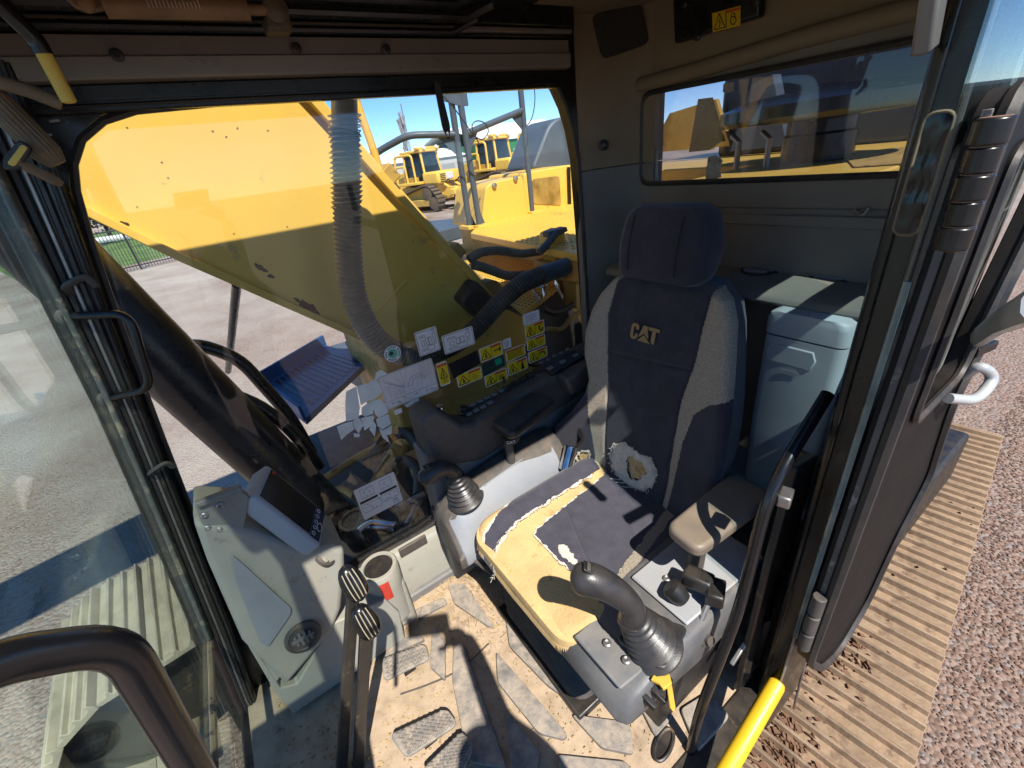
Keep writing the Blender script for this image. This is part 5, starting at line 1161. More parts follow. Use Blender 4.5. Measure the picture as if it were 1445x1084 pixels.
# ================================================================ CORRUGATED HOSE
hs = thing('corrugated_hose', 'long grey corrugated hose looping down outside the side window', 'hose', at(0, .8, 545, 500))
HP = [at(0, .80, 487, 185), at(0, .80, 489, 240), at(0, .80, 490, 300), at(0, .80, 492, 360), at(0, .80, 500, 420), at(0, .80, 520, 465), at(0, .80, 548, 492), at(0, .80, 590, 503), at(0, .80, 635, 490), at(0, .80, 672, 463), at(0, .80, 704, 428), at(0, .80, 735, 402), at(0, .80, 765, 388)]
path = smooth_path(HP, 10)
def resample(path, st):
    out = [path[0]]; acc = 0
    for a, b in zip(path, path[1:]):
        l = (b-a).length; 
        while acc+l >= st:
            t = (st-acc)/l; a = a.lerp(b, t); out.append(a.copy()); l = (b-a).length; acc = 0
        acc += l
    return out
pp = resample(path, .0035); n_ = len(pp)
cut = int(n_*.56)
MB().tube(pp[:cut+1], [.0400+.0034*sin(i*pi/2) for i in range(cut+1)], 18).build('hose_section', hosegrey, hs, ang=80)
MB().tube(pp[cut:], [.0365+.0030*sin(i*pi/2) for i in range(n_-cut)], 18).build('hose_section', hoseblack, hs, ang=80)
MB().tube([at(0, .80, 484, 100), at(0, .80, 486, 150), at(0, .80, 487, 188)], .036, 18).build('hose_end_pipe', M('galvanised_pipe', (.33, .34, .31), .5, .3, .15, 12, .1), hs)
cl_ = MB(); c0_ = at(0, .80, 486, 160); c1_ = at(0, .80, 490, 290)
cl_.tube([c0_.lerp(c1_, i/160)+V((.046*cos(i*.72)*(1+.08*sin(i*.13)), .046*sin(i*.72), .0)) for i in range(161) if i < 50 or i > 60], .0022, 5); cl_.build('loose_coil', steel, hs)
MB().tube([at(0, .80, 762, 389), at(0, .80, 800, 376)], .038, 16).build('pipe_stub', M('blue_grey_pipe', (.06, .085, .10), .45, 0, .2, 8, .05), hs)
# ================================================================ UPPER BODY of the machine beyond the cab
ub = thing('excavator_upper_body', 'yellow excavator upper structure with decks, cabinets, hood and exhaust behind the cab', 'excavator body', (1.5, -1.8, -.2))
DZ = 1.1
dk = [at(2, DZ, *p) for p in ((664, 329), (690, 303), (838, 276), (838, 364), (752, 346))]
MB().slab([V((p.x, p.y, DZ)) for p in dk], (0, 0, -.035)).build('upper_deck', yellow, ub, bev=.004)
# raised tread dots on the deck
dots = MB(); o0, o1 = V((dk[0].x, dk[0].y, DZ)), None
for i in range(46):
    for j in range(40):
        x_, y_ = .8+i*.045, -.7-j*.035
        if inpoly(x_, y_, [(p.x, p.y) for p in dk]): dots.obox((x_, y_, DZ+.001), (1, 1, 0), (-1, 1, 0), Z, .010, .004, .0025)
dots.build('deck_tread', yellow, ub, ang=0, fix=False, kind='stuff')
lk = [at(2, .86, *p) for p in ((636, 352), (676, 330), (760, 350), (790, 400), (740, 440), (690, 400))]
hl_ = [(p.x, p.y) for p in lk]
MB().slab([V((p.x, p.y, .86)) for p in lk], (0, 0, -.03)).build('lower_deck', yellow, ub, bev=.004)
dots = MB()
for i in range(70):
    for j in range(60):
        x_, y_ = .6+i*.032+(.016 if j % 2 else 0), .2-j*.030
        if inpoly(x_, y_, hl_): dots.lathe([(.007, 0), (.006, .001)], (x_, y_, .8605), Z, 6)
dots.build('perforation', scrape, ub, ang=0, fix=False, kind='stuff')
MB().box(.85, 2.7, -2.6, -1.1, -.5, 1.06).build('engine_bay', yellowdull, ub, bev=.01)
MB().box(1.75, 2.7, -1.1, .05, -.5, .82).build('tank_body', yellowdull, ub, bev=.02)
# cabinets standing on the deck
a = at(2, DZ, 684, 320); b = at(2, DZ, 748, 303)
def panel(pix, x_, th_, nm, mt_=yellow, bev=.008):
    P = [at(0, x_, *p) for p in pix]; return MB().slab(fillet(P, .03, 4, True), (th_, 0, 0)).build(nm, mt_, ub, bev=bev)
panel([(679, 322), (686, 264), (694, 258), (738, 248), (746, 306)], 2.12, .45, 'cabinet_panel')
for px, py in ((697, 262), (727, 252)): MB().lathe([(.018, 0), (.018, -.012), (.008, -.016)], at(0, 2.118, px, py), X, 12).build('panel_bolt', steel, ub)
panel([(742, 312), (739, 244), (808, 232), (828, 234), (828, 300)], 2.16, .5, 'cabinet_body')
wp = panel([(752, 288), (750, 253), (789, 248), (792, 290)], 2.158, -.003, 'cabinet_window', M('dusty_plastic_window', (.34, .22, .06), .3, 0, .4, 9, .1))
MB().slab([at(0, 2.15, *p) for p in ((800, 236), (804, 236), (806, 300), (802, 300))], (-.006, 0, 0)).build('panel_gap', black, ub)
MB().slab(fillet([at(0, 2.5, *p) for p in ((750, 240), (775, 176), (790, 164), (812, 168), (826, 196), (828, 240))], .06, 5, True), (.4, 0, 0)).build('dark_fin', greypaint, ub, bev=.02)
# posts and rails with gussets
gpst = []
def post(base, tp, nm='guard_post', r=.024): 
    return MB().tube([base, tp], r, 12).build(nm, greypaint, ub)
B1 = at(2, DZ, 663, 320); B2 = at(2, DZ, 677, 319); B3 = at(2, DZ, 751, 300)
T1, T2 = at(1, B1.y+.02, 634, 124), at(1, B2.y+.02, 647, 128); T3 = B3+V((0, 0, .98))
post(B1, T1, r=.020); post(B2, T2, r=.020); post(B3, T3, r=.020)
hj = T1.lerp(B1, .02); MB().obox(T1.lerp(T2, .5)+V((0, 0, -.02)), T2-T1, Y, Z, .055, .03, .055).build('post_cap', greypaint, ub, bev=.006)
j1 = B1.lerp(T1, .70)
e1 = at(0, B1.x+.35, 512, 237); MB().tube(fillet([j1, at(0, B1.x+.05, 575, 191), at(0, B1.x+.2, 535, 213), at(0, B1.x+.3, 500, 240)], .06), .020, 12).build('side_rail', greypaint, ub)
j2 = B2.lerp(T2, .71); j3 = B3.lerp(T3, .68); MB().tube([j2, j3], .019, 12).build('side_rail', greypaint, ub)
for j, d in ((j1, V((.05, .11, 0))), (j2, (j3-j2)*.22), (j3, (j2-j3)*.22)): MB().slab([j, j+V(d), j+V((0, 0, -.13))], (.012, .0, 0)).build('gusset', greypaint, ub)
for b_ in (B1, B2, B3): MB().slab([b_+V((0, .0, .16)), b_+V((0, -.05, 0)), b_], (.02, 0, 0)).build('post_foot', greypaint, ub); MB().obox(b_, X, Y, Z, .07, .05, .012).build('post_plate', yellow, ub, bev=.003)
MB().slab([at(2, .98, *p) for p in ((600, 312), (645, 308), (650, 318), (604, 330))], (0, 0, -.12)).build('side_step', greypaint, ub, bev=.01)
MB().tube(smooth_path([at(0, 1.9, *p) for p in ((622, 132), (640, 152), (655, 172), (668, 190), (680, 197), (689, 186), (684, 174), (672, 171), (666, 180), (676, 203))], 4), .0035, 5).build('antenna_wire', hoseblack, ub)
MB().tube(smooth_path([at(0, 2.0, *p) for p in ((752, 112), (755, 140), (750, 168), (736, 186))], 4), .0035, 5).build('antenna_wire', hoseblack, ub)
# brackets and pipework just behind the cab's corner
bk = thing('yellow_pipe_bracket', 'yellow bracket block with pipe fittings and dusty hoses behind the side window', 'bracket', at(0, 1.0, 800, 400))
MB().slab(fillet([at(0, 1.0, *p) for p in ((779, 330), (797, 322), (798, 345), (806, 355), (826, 356), (826, 372), (785, 372), (779, 352))], .01, 3, True), (.10, 0, 0)).build('bracket_plate', yellow, bk, bev=.006)
MB().slab([at(0, .98, *p) for p in ((780, 372), (822, 360), (826, 400), (800, 398), (782, 392))], (.16, 0, 0)).build('bracket_block', yellowdull, bk, bev=.01)
MB().tube([at(0, .97, 784, 330), at(0, .97, 772, 345), at(0, .97, 762, 356)], .018, 10).build('hose_fitting', bpy.data.materials['blue_grey_pipe'], bk)
MB().slab([at(0, .97, *p) for p in ((774, 328), (800, 320), (802, 326), (792, 332), (776, 336))], (.05, 0, 0)).build('dark_cap', greypaint, bk, bev=.004)
MB().tube(smooth_path([at(0, 1.1, *p) for p in ((662, 366), (680, 356), (705, 354), (735, 358), (768, 354))], 5), .020, 10).build('dusty_hose', M('dusty_hose_rubber', (.16, .13, .09), .8, 0, .2, 12, .2, 60, dust=.5), bk)
MB().tube(smooth_path([at(0, 1.08, *p) for p in ((668, 374), (690, 380), (715, 389), (745, 388))], 5), .022, 10).build('dusty_hose', bpy.data.materials['dusty_hose_rubber'], bk)
MB().tube([at(0, 1.0, 792, 380), at(0, 1.0, 800, 377)], .055, 16).build('pipe_flange', yellowdull, bk, bev=.004)
k = MB(); rnd = random.Random(8)
for px, py in ((786, 402), (776, 408), (768, 413), (758, 417), (790, 412), (764, 404)):
    k.obox(at(0, .95+rnd.random()*.2, px, py), (rnd.random(), rnd.random()-.5, .4), (-.4, .8, rnd.random()), (.2, rnd.random()-.5, 1), .020+.02*rnd.random(), .012, .014)
k.build('silver_fitting', M('silver_foil', (.6, .58, .54), .25, .8, .2, 20, .1), bk, bev=.003)
MB().tube(smooth_path([at(0, .95, *p) for p in ((766, 436), (780, 441), (796, 438), (808, 430))], 4), .016, 8).build('black_loop', hoseblack, bk)
MB().tube(fillet([at(0, .9, 772, 464), at(0, .9, 792, 466), at(0, .9, 808, 446), at(0, .9, 830, 434)], .03), .012, 8).build('yellow_hook_rod', yellowdull, bk)
MB().slab([at(0, 1.0, *p) for p in ((812, 400), (832, 396), (832, 440), (813, 436))], (.1, 0, 0)).build('side_plate', yellowdull, bk, bev=.006)
MB().slab([at(0, 1.25, *p) for p in ((700, 440), (780, 402), (815, 440), (832, 480), (760, 520), (660, 505))], (.35, 0, 0)).build('dark_housing', blackplast, bk, bev=.02)
# machinery low down outside the side window
mc = thing('valve_machinery', 'dusty yellow and grey pipes, valves and frame plates low outside the side window', 'machinery', (1.2, .5, -.6))
def mslab(z_, pix, d, nm, mt_): MB().slab([at(2, z_, *p) for p in pix], (0, 0, -d)).build(nm, mt_, mc, bev=.01)
mslab(-.25, [(455, 700), (520, 650), (612, 610), (640, 700), (600, 800), (470, 800)], .3, 'frame_plate', scrape)
mslab(-.10, [(505, 705), (545, 640), (560, 612), (575, 625), (560, 660), (520, 715)], .06, 'yellow_arm', yellowdull)
mslab(-.05, [(470, 690), (500, 668), (530, 690), (515, 735), (488, 735)], .1, 'grey_casting', M('grey_casting', (.17, .15, .11), .8, 0, .3, 10, .3, dust=.5))
mslab(-.05, [(528, 742), (545, 735), (560, 765), (545, 776)], .1, 'tan_block', yellowdull)
mslab(-.02, [(560, 715), (585, 700), (598, 725), (575, 745)], .1, 'grey_casting', bpy.data.materials['grey_casting'])
mslab(.02, [(570, 640), (600, 625), (606, 660), (590, 690)], .1, 'yellow_plate', yellowdull)
mslab(-.04, [(478, 752), (500, 745), (528, 770), (515, 785)], .1, 'tan_block', yellowdull)
for pts_, r_, mt_ in ((((440, 688), (505, 645), (540, 628)), .022, yellowdull), (((560, 722), (600, 700)), .03, steel), (((575, 742), (600, 690)), .02, steel), (((530, 640), (545, 618), (575, 612), (600, 640)), .04, hoseblack), (((548, 668), (570, 650), (590, 665), (592, 700)), .035, hoseblack), (((500, 760), (525, 742), (560, 745)), .03, chrome), (((450, 705), (480, 690), (500, 700)), .02, yellowdull)):
    MB().tube(smooth_path([at(2, .0, *p) for p in pts_], 5), r_, 12).build('hydraulic_pipe', mt_, mc)
# side platform in dark blue shadowed paint
sp_ = thing('side_platform', 'dark blue perforated side platform with a raised lip beyond the boom', 'platform', at(2, .3, 440, 540))
P = [at(2, .30, *p) for p in ((366, 545), (460, 487), (524, 505), (430, 592))]
MB().slab(P, (0, 0, -.04)).build('platform_plate', navy, sp_, bev=.004)
for a_, b_ in ((0, 1), (0, 3)): MB().bar(P[a_]+V((0, 0, .04)), P[b_]+V((0, 0, .04)), .02, .10).build('platform_lip', navy, sp_, bev=.004)
pf = MB()
for i in range(1, 13):
    for j in range(1, 17):
        c = P[0].lerp(P[1], .1+.065*i).lerp(P[3].lerp(P[2], .1+.065*i), .08+.05*j); pf.obox(c+V((0, 0, .002)), P[3]-P[0], P[1]-P[0], Z, .017, .012, .0015)
pf.build('platform_slot', black_clean, sp_, ang=0, kind='stuff')
Q = [at(2, .28, *p) for p in ((465, 488), (500, 478), (548, 500), (526, 520))]; MB().slab(Q, (0, 0, -.3)).build('platform_box', greypaint, sp_, bev=.01)
MB().tube([at(2, .1, 322, 524), at(0, 2.4, 334, 402)], .026, 12).build('platform_stanchion', black, None, label='thin dark upright post standing beyond the guard rails under the boom', category='post')
# rear hood and exhaust seen through the tinted window
MB().box(-.03, .70, -2.8, -.95, .95, 1.30).build('rear_deck', yellow, ub, bev=.008); MB().box(.705, 2.0, -3.4, -1.95, .95, 1.298).build('rear_deck', yellow, ub, bev=.008)
MB().box(.0, 1.5, -3.3, -2.75, 1.28, 2.35).build('engine_hood', M('dark_hood_paint', (.018, .022, .034), .4, 0, .15, 4, 0), ub, bev=.05)
MB().slab([V((-.1, -1.5, 1.304)), V((.10, -1.45, 1.304)), V((.40, -2.1, 1.304)), V((.1, -2.3, 1.304))], (0, 0, .003)).build('deck_patch', yellowdull, ub)
ex = at(2, 1.30, 1150, 226)
MB().lathe([(.15, 0), (.15, .11), (.14, .12), (.14, .17), (.42, .18), (.44, .20), (.44, .245), (.34, .28), (.10, .30), (.05, .31)], V((ex.x, ex.y, 1.302)), Z, 36).build('intake_hat', black_clean, ub, ang=40)
for px in (1082, 1040): 
    c = at(1, -1.7, px, 225); MB().tube([V((c.x, -1.7, 1.30)), V((c.x, -1.7, 1.42)), V((c.x+.05, -1.72, 1.45))], .014, 8).build('hood_latch_rod', steel, ub)
MB().slab([at(1, -1.9, *p) for p in ((972, 215), (985, 140), (1000, 138), (1018, 200), (1000, 212))], (0, -.04, 0)).build('hood_bracket', black, ub)
MB().slab([at(1, -2.65, *p) for p in ((915, 216), (945, 160), (1010, 140), (1030, 206))], (0, -.04, 0)).build('yellow_cowl', yellowdull, ub)
MB().slab([at(1, -2.6, *p) for p in ((1030, 214), (1060, 120), (1090, 105), (1110, 206))], (0, -.1, 0)).build('hood_fin', greypaint, ub)
# excavator lower frame under the cab
MB().box(-.40, 2.5, -2.4, .9, -.45, -.14).build('swing_frame', blackplast, ub, bev=.02)
# ================================================================ CRAWLER TRACKS
def track(label, ox, oy, mt_, y0, y1):
    t = thing('crawler_track', label, 'crawler track', (ox, oy, -1.5))
    T = V((-.115, .993, 0)).normalized(); Pp = V((T.y, -T.x, 0)); ZT = -.5; wd = .45; pitch = .204; R_ = .42
    sh_ = MB()
    prof = [(-.098, -.03), (-.098, .0), (-.094, .030), (-.084, .032), (-.074, .004), (-.034, .0), (-.027, .026), (-.014, .028), (-.006, .003), (.034, .0), (.042, .026), (.054, .028), (.062, .003), (.096, .0), (.102, -.02), (.09, -.03)]
    sh_.prism(prof, (-wd, 0, 0), Y, Z, (2*wd, 0, 0))
    L = (y1-y0); pos = []
    n_top = int(L/pitch)
    for i in range(n_top+1): pos.append((y0+i*pitch, ZT, 0))
    na = int(pi*R_/pitch)
    for i in range(1, na+1):
        a = i*pitch/R_
        pos.append((y0+n_top*pitch+R_*sin(a), ZT-R_+R_*cos(a), -a)); pos.append((y0-R_*sin(a), ZT-R_+R_*cos(a), a))
    base = None
    for (s_, z_, a_) in pos:
        c = V((ox, oy, 0))+T*s_; c.z = z_
        if base is None: o = sh_.build('track_shoe', mt_, t, bev=.003, seg=1, ang=30); o.data.transform(Matrix.Translation(OFF[t])); base = o
        else: o = base.copy(); S.collection.objects.link(o); o.parent = t
        rz = atan2(T.y, T.x)-pi/2
        o.location = c-OFF[t]; o.rotation_euler = (Matrix.Rotation(rz, 3, 'Z') @ Matrix.Rotation(a_, 3, 'X')).to_euler()
    fm = MB(); A = V((ox, oy, -.98))+T*y0; B = V((ox, oy, -.98))+T*y1; fm.bar(A, B, .42, .55); fm.build('track_frame', blackworn, t, bev=.03)
    for yy in (y0, y1):
        c = V((ox, oy, ZT-R_-.03))+T*yy; MB().lathe([(R_-.10, -.25), (R_-.04, -.22), (R_-.04, .22), (R_-.10, .25), (.1, .27)], c, Pp, 26).build('idler_wheel', blackworn, t)
    return t
# outer edge of the near track runs (-.69,-.65) -> (-.415,-3.03)
track('near crawler track with ribbed tan shoes beside the door', -.69+.45-.07, -.65, trackmat, -2.30, 2.35)
track('far crawler track with pale dusty shoes seen through the windshield', 1.93, 1.70, trackpale, -4.6, .18)
cl = MB(); rnd = random.Random(31)
for i in range(900):
    t = rnd.random(); c = at(2, -.495, rnd.gauss(1165, 28), rnd.gauss(925, 18)) if t < .45 else at(2, -.495, rnd.gauss(1105, 20), rnd.gauss(1050, 25)) if t < .7 else V((rnd.uniform(-.6, .1), rnd.uniform(-2.8, 0), -.492))
    r = rnd.uniform(.003, .014)*(1 if t < .7 else .6); cl.obox(c, (rnd.random(), rnd.random(), rnd.random()), (-.5, rnd.random(), .1), (rnd.random()-.5, .3, 1), r, r*.8, r*.6)
cl.build('dirt_clods', M('brown_dirt', (.20, .11, .065), .95, 0, .3, 30, .4), None, ang=0, kind='stuff')
# ================================================================ YARD BEYOND
# bulldozers, seen from behind and to their left
def make_dozer():
    d = thing('bulldozer', 'nearest yellow bulldozer with dark cab and rear ripper beyond the boom', 'bulldozer', (0, 0, 0), 'bulldozers parked in the yard')
    yb = yellow; 
    for s_ in (-1, 1):
        x0_, x1_ = s_*1.0, s_*1.65
        loop = [(-2.3, .35), (-2.0, .05), (1.7, .05), (2.1, .4), (1.9, .85), (-1.3, 1.55), (-1.75, 1.5), (-2.3, .85)]
        lp_ = fillet([V((0, y, z)) for y, z in loop], .35, 5, True); tr = MB()
        pts = resample(lp_+[lp_[0]], .24)
        for a, b in zip(pts, pts[1:]+pts[:1]):
            m_ = (a+b)/2; t_ = (b-a).normalized(); nn = V((0, t_.z, -t_.y)); 
            tr.obox(V(((x0_+x1_)/2, m_.y, m_.z)), X, t_, nn, .33, .105, .035); tr.obox(V(((x0_+x1_)/2, m_.y, m_.z))+nn*.05+t_*.07, X, t_, nn, .33, .018, .04)
        tr.build('track_chain', M('brown_track', (.10, .07, .05), .8, .2, .3, 8, .2, dust=.5) if 'brown_track' not in bpy.data.materials else bpy.data.materials['brown_track'], d, ang=0)
        MB().box(s_*1.05, s_*1.6, -1.7, 1.6, .35, .75).build('track_frame', yellowdull, d, bev=.04)
        for (y_, z_, r_) in ((-1.5, 1.08, .38), (1.6, .48, .36), (-1.9, .5, .36)): MB().lathe([(r_, -.3), (r_, .3), (.12, .34)], (s_*1.32, y_, z_), (s_, 0, 0), 20).build('track_wheel', bpy.data.materials['brown_track'], d)
    MB().box(-1.0, 1.0, -1.9, 2.2, .6, 1.5).build('hull', yb, d, bev=.05)
    MB().loft([[V((x, 2.6, z)) for x, z in ((-.62, 1.4), (.62, 1.4), (.62, 2.15), (-.62, 2.15))], [V((x, .55, z)) for x, z in ((-.75, 1.4), (.75, 1.4), (.75, 2.45), (-.75, 2.45))]]).build('engine_hood', yb, d, bev=.05)
    MB().box(-1.15, 1.15, -2.25, -.95, 1.5, 2.25).build('fuel_tank', yb, d, bev=.14)
    MB().box(-1.6, -.8, -1.0, .9, 1.62, 1.78).build('fender', yb, d, bev=.03); MB().box(.8, 1.6, -1.0, .9, 1.62, 1.78).build('fender', yb, d, bev=.03)
    MB().slab([V((-.38, -2.262, 1.75)), V((.30, -2.262, 1.75)), V((.30, -2.262, 2.12)), V((-.38, -2.262, 2.12))], (0, -.02, 0)).build('white_plate', white, d, ang=0)
    cabs = [[V((x, y, z)) for x, y in rrect(1.65*k, 1.75*k2, .2, 3, 0, -.1)] for z, k, k2 in ((1.75, 1.0, 1.0), (2.3, 1.0, 1.0), (3.35, .92, .86))]
    MB().loft(cabs).build('cab_glass', M('dark_cab_glass', (.015, .02, .025), .1), d, bev=.02)
    for x, y in ((-.82, -.95), (.82, -.95), (.80, .72), (-.80, .72)): MB().bar((x, y, 1.7), (x*.93, y*.88, 3.4), .13, .13).build('cab_post', yb, d, bev=.02)
    MB().box(-.9, .9, -1.0, .8, 3.36, 3.52).build('cab_roof', yb, d, bev=.05); MB().box(-1.05, 1.05, -.95, -.6, 3.52, 3.66).build('roof_guard', yb, d, bev=.03)
    MB().tube(fillet([V((-1.25, -.5, 1.7)), V((-1.25, -.5, 3.3)), V((-1.25, .95, 3.3)), V((-1.25, 1.1, 1.7))], .25), .07, 10).build('handrail', yb, d)
    MB().tube(fillet([V((-1.25, .2, 1.7)), V((-1.25, .2, 2.7)), V((-1.25, 1.0, 2.7))], .15), .06, 8).build('handrail', yb, d)
    MB().tube([(.45, 1.5, 2.3), (.45, 1.5, 3.2), (.45, 1.44, 3.35)], .08, 10).build('exhaust_stack', blackplast, d)
    MB().slab([V((x, 3.4+.25*abs(x)**2*.1, z)) for x, z in ((-2.1, .1), (2.1, .1), (2.1, 1.5), (-2.1, 1.5))], (0, .12, 0)).build('blade', yellowdull, d, bev=.03)
    for s_ in (-1, 1): MB().bar((s_*1.8, -.2, .55), (s_*1.8, 3.4, .5), .22, .26).build('push_arm', yellowdull, d, bev=.03)
    gk = MB()
    for i in range(5): gk.box(-.95, -.45, -2.262, -2.245, 1.62+.1*i, 1.67+.1*i)
    gk.build('tank_grille', blackplast, d)
    for sx in (-.6, .6): MB().lathe([(.11, 0), (.11, .08), (.09, .1)], (sx, -1.02, 3.6), (0, -1, 0), 12).build('work_lamp', white, d)
    for pts in (((-.5, -2.2, 1.5), (-.6, -2.6, 1.7), (-.55, -2.9, 1.2)), ((.5, -2.2, 1.5), (.62, -2.6, 1.75), (.55, -2.9, 1.2)), ((-.2, -2.1, 1.5), (-.1, -2.5, 1.6), (-.3, -2.8, 1.0))): MB().tube(smooth_path(pts, 5), .04, 7).build('ripper_hose', blackplast, d)
    MB().box(-1.16, -1.05, -.6, .6, 1.78, 2.05).build('battery_box', yellowdull, d, bev=.02)
    MB().tube(fillet([V((1.25, -.5, 1.7)), V((1.25, -.5, 2.6)), V((1.25, .8, 2.6)), V((1.25, .8, 1.7))], .2), .05, 8).build('handrail', yb, d)
    for s_ in (-.55, .55):
        MB().prism([(-1.9, .9), (-2.5, 1.35), (-3.1, 1.3), (-3.2, 1.05), (-2.4, .7)], (s_-.14, 0, 0), Y, Z, (.28, 0, 0)).build('ripper_arm', yb, d, bev=.03)
        MB().tube([(s_, -2.1, 1.5), (s_, -2.9, 1.05)], .10, 10).build('ripper_cylinder', yb, d)
    MB().box(-1.1, 1.1, -3.3, -2.9, .85, 1.2).build('ripper_beam', yb, d, bev=.05)
    for s_ in (-.8, 0, .8): MB().prism([(-3.2, 1.0), (-3.0, 1.0), (-3.0, .35), (-2.75, .1), (-3.15, .3)], (s_-.06, 0, 0), Y, Z, (.12, 0, 0)).build('ripper_tooth', blackworn, d, bev=.01)
    return d
dz = make_dozer()
p = at(2, GZ, 606, 296); dz.location = (p.x, p.y, GZ); dz.rotation_euler = (0, 0, radians(-66)); dz.scale = (1.22,)*3
p = at(2, GZ, 702, 276); clone(dz, (p.x, p.y, GZ), radians(-70), 'second yellow bulldozer, behind the two grey guard posts', 1.32)
p = at(2, GZ, 765, 258); clone(dz, (p.x, p.y, GZ), radians(-62), 'rightmost yellow bulldozer, partly hidden behind the dark grey fin', 1.5)
# fence of upright pickets
def fence(a, b, label, hgt, mt_, gap):
    a = V((a.x, a.y, GZ)); b = V((b.x, b.y, GZ)); L = (b-a).length; t = thing('picket_fence', label, 'fence', (a+b)/2)
    d = (b-a)/L; k = MB(); n_ = int(L/gap)
    for i in range(n_): p_ = a+d*(i*gap); k.bar(p_+V((0, 0, .05)), p_+V((0, 0, hgt)), .025, .025, d)
    k.build('fence_picket', mt_, t, ang=0, fix=False, kind='stuff')
    for z_ in (.25, hgt-.15): MB().bar(a+V((0, 0, z_)), b+V((0, 0, z_)), .05, .06).build('fence_rail', mt_, t)
    base = None
    for i in range(int(L/2.6)+1):
        p_ = a+d*(i*2.6)
        MB().bar(p_, p_+V((0, 0, hgt+.1)), .07, .07, d).build('fence_post', mt_, t)
fm_ = M('dark_fence_steel', (.045, .045, .05), .5, .3, .1)
fa, fb_ = at(2, GZ, 120, 399), at(2, GZ, 262, 366)
fence(fa, fb_, 'dark steel picket fence in front of the green verge under the boom', 2.3, fm_, .15)
fence(at(2, GZ, 500, 284), at(2, GZ, 640, 262), 'pale steel picket fence behind the parked bulldozers', 2.4, M('pale_fence_steel', (.5, .5, .48), .5), .3)
MB().tube([at(2, -.6, 100, 345), at(2, -.6, 260, 322)], .25, 10).build('white_pipe_barrier', white, None, label='long white pipe barrier lying behind the picket fence', category='pipe')
# sheds
def shed(label, x_, pix_eave, pix_ridge, depth, wall, roof, name='warehouse', band=None):
    a, b = at(0, x_, *pix_eave[0]), at(0, x_, *pix_eave[1]); r0, r1 = at(0, x_+depth/2, *pix_ridge[0]), at(0, x_+depth/2, *pix_ridge[1])
    ez = (a.z+b.z)/2; t = thing(name, label, 'warehouse', (x_+depth/2, (a.y+b.y)/2, GZ)); D = V((depth, 0, 0)); a.z = b.z = ez; rz_ = (r0.z+r1.z)/2
    MB().box(x_, x_+depth, min(a.y, b.y), max(a.y, b.y), GZ, ez-.02).build('wall', wall, t)
    c0, c1 = V((x_+depth/2, a.y, rz_)), V((x_+depth/2, b.y, rz_)); o_ = V((-.4, 0, -.1))
    MB().slab([a+o_, b+o_, c1, c0], (0, 0, .12)).build('roof', roof, t); MB().slab([a+D-o_*1, b+D-o_, c1, c0], (0, 0, .12)).build('roof', roof, t)
    for i in range(6):
        y_ = a.y+(b.y-a.y)*(i+.5)/6; MB().box(x_-.06, x_, y_-1.6, y_+1.6, GZ, GZ+(ez-GZ)*.7).build('roller_door', M('grey_door', (.3, .32, .33), .5) if 'grey_door' not in bpy.data.materials else bpy.data.materials['grey_door'], t)
whiteroof = M('white_roof_sheet', (.80, .82, .84), .5, 0, .04, .3); gwall = M('green_wall_sheet', (.02, .17, .055), .6, 0, .1, .3); pale = M('pale_wall_sheet', (.45, .45, .44), .7, 0, .1, .3)
shed('long white roofed warehouse low on the horizon behind the first bulldozer', 95, ((500, 240), (668, 214)), ((500, 228), (668, 202)), 24, pale, whiteroof)
shed('tall warehouse with green wall and white roof behind the guard posts', 85, ((690, 203), (840, 178)), ((690, 190), (840, 150)), 40, gwall, whiteroof)
# masts
def mast(px0, py0, px1, py1, x_, label, w_):
    a, b = at(0, x_, px1, py1), at(0, x_, px0, py0); b = V((a.x, a.y, b.z)); a = V((a.x, a.y, GZ)); t = thing('radio_mast', label, 'mast', a); k = MB(); n_ = 26
    for sx, sy in ((-1, -1), (1, -1), (0, 1)): k.tube([a+V((sx*w_, sy*w_, 0)), b+V((sx*w_*.3, sy*w_*.3, 0))], .05, 5)
    for i in range(n_):
        f0, f1 = i/n_, (i+1)/n_; q0, q1 = a.lerp(b, f0), a.lerp(b, f1); s0_, s1_ = w_*(1-.7*f0), w_*(1-.7*f1)
        for (u, v) in (((-1, -1), (1, -1)), ((1, -1), (0, 1)), ((0, 1), (-1, -1))): k.tube([q0+V((u[0]*s0_, u[1]*s0_, 0)), q1+V((v[0]*s1_, v[1]*s1_, 0))], .03, 4)
    k.build('lattice', M('mast_steel', (.25, .24, .24), .6) if 'mast_steel' not in bpy.data.materials else bpy.data.materials['mast_steel'], t, ang=0)
    return t, b
t_, b_ = mast(556, 158, 577, 225, 120, 'lattice radio mast with antenna clutter left of the thin mast', .9)
k = MB(); rnd = random.Random(2)
for i in range(14): k.bar(b_+V((0, 0, -rnd.random()*9)), b_+V((rnd.uniform(-1, 1), rnd.uniform(-1.6, 1.6), -rnd.random()*9)), .35, .5)
k.build('antenna', bpy.data.materials['mast_steel'], t_)
mast(566, 146, 582, 228, 125, 'thin tall lattice mast on the horizon between the boom and the posts', .35)
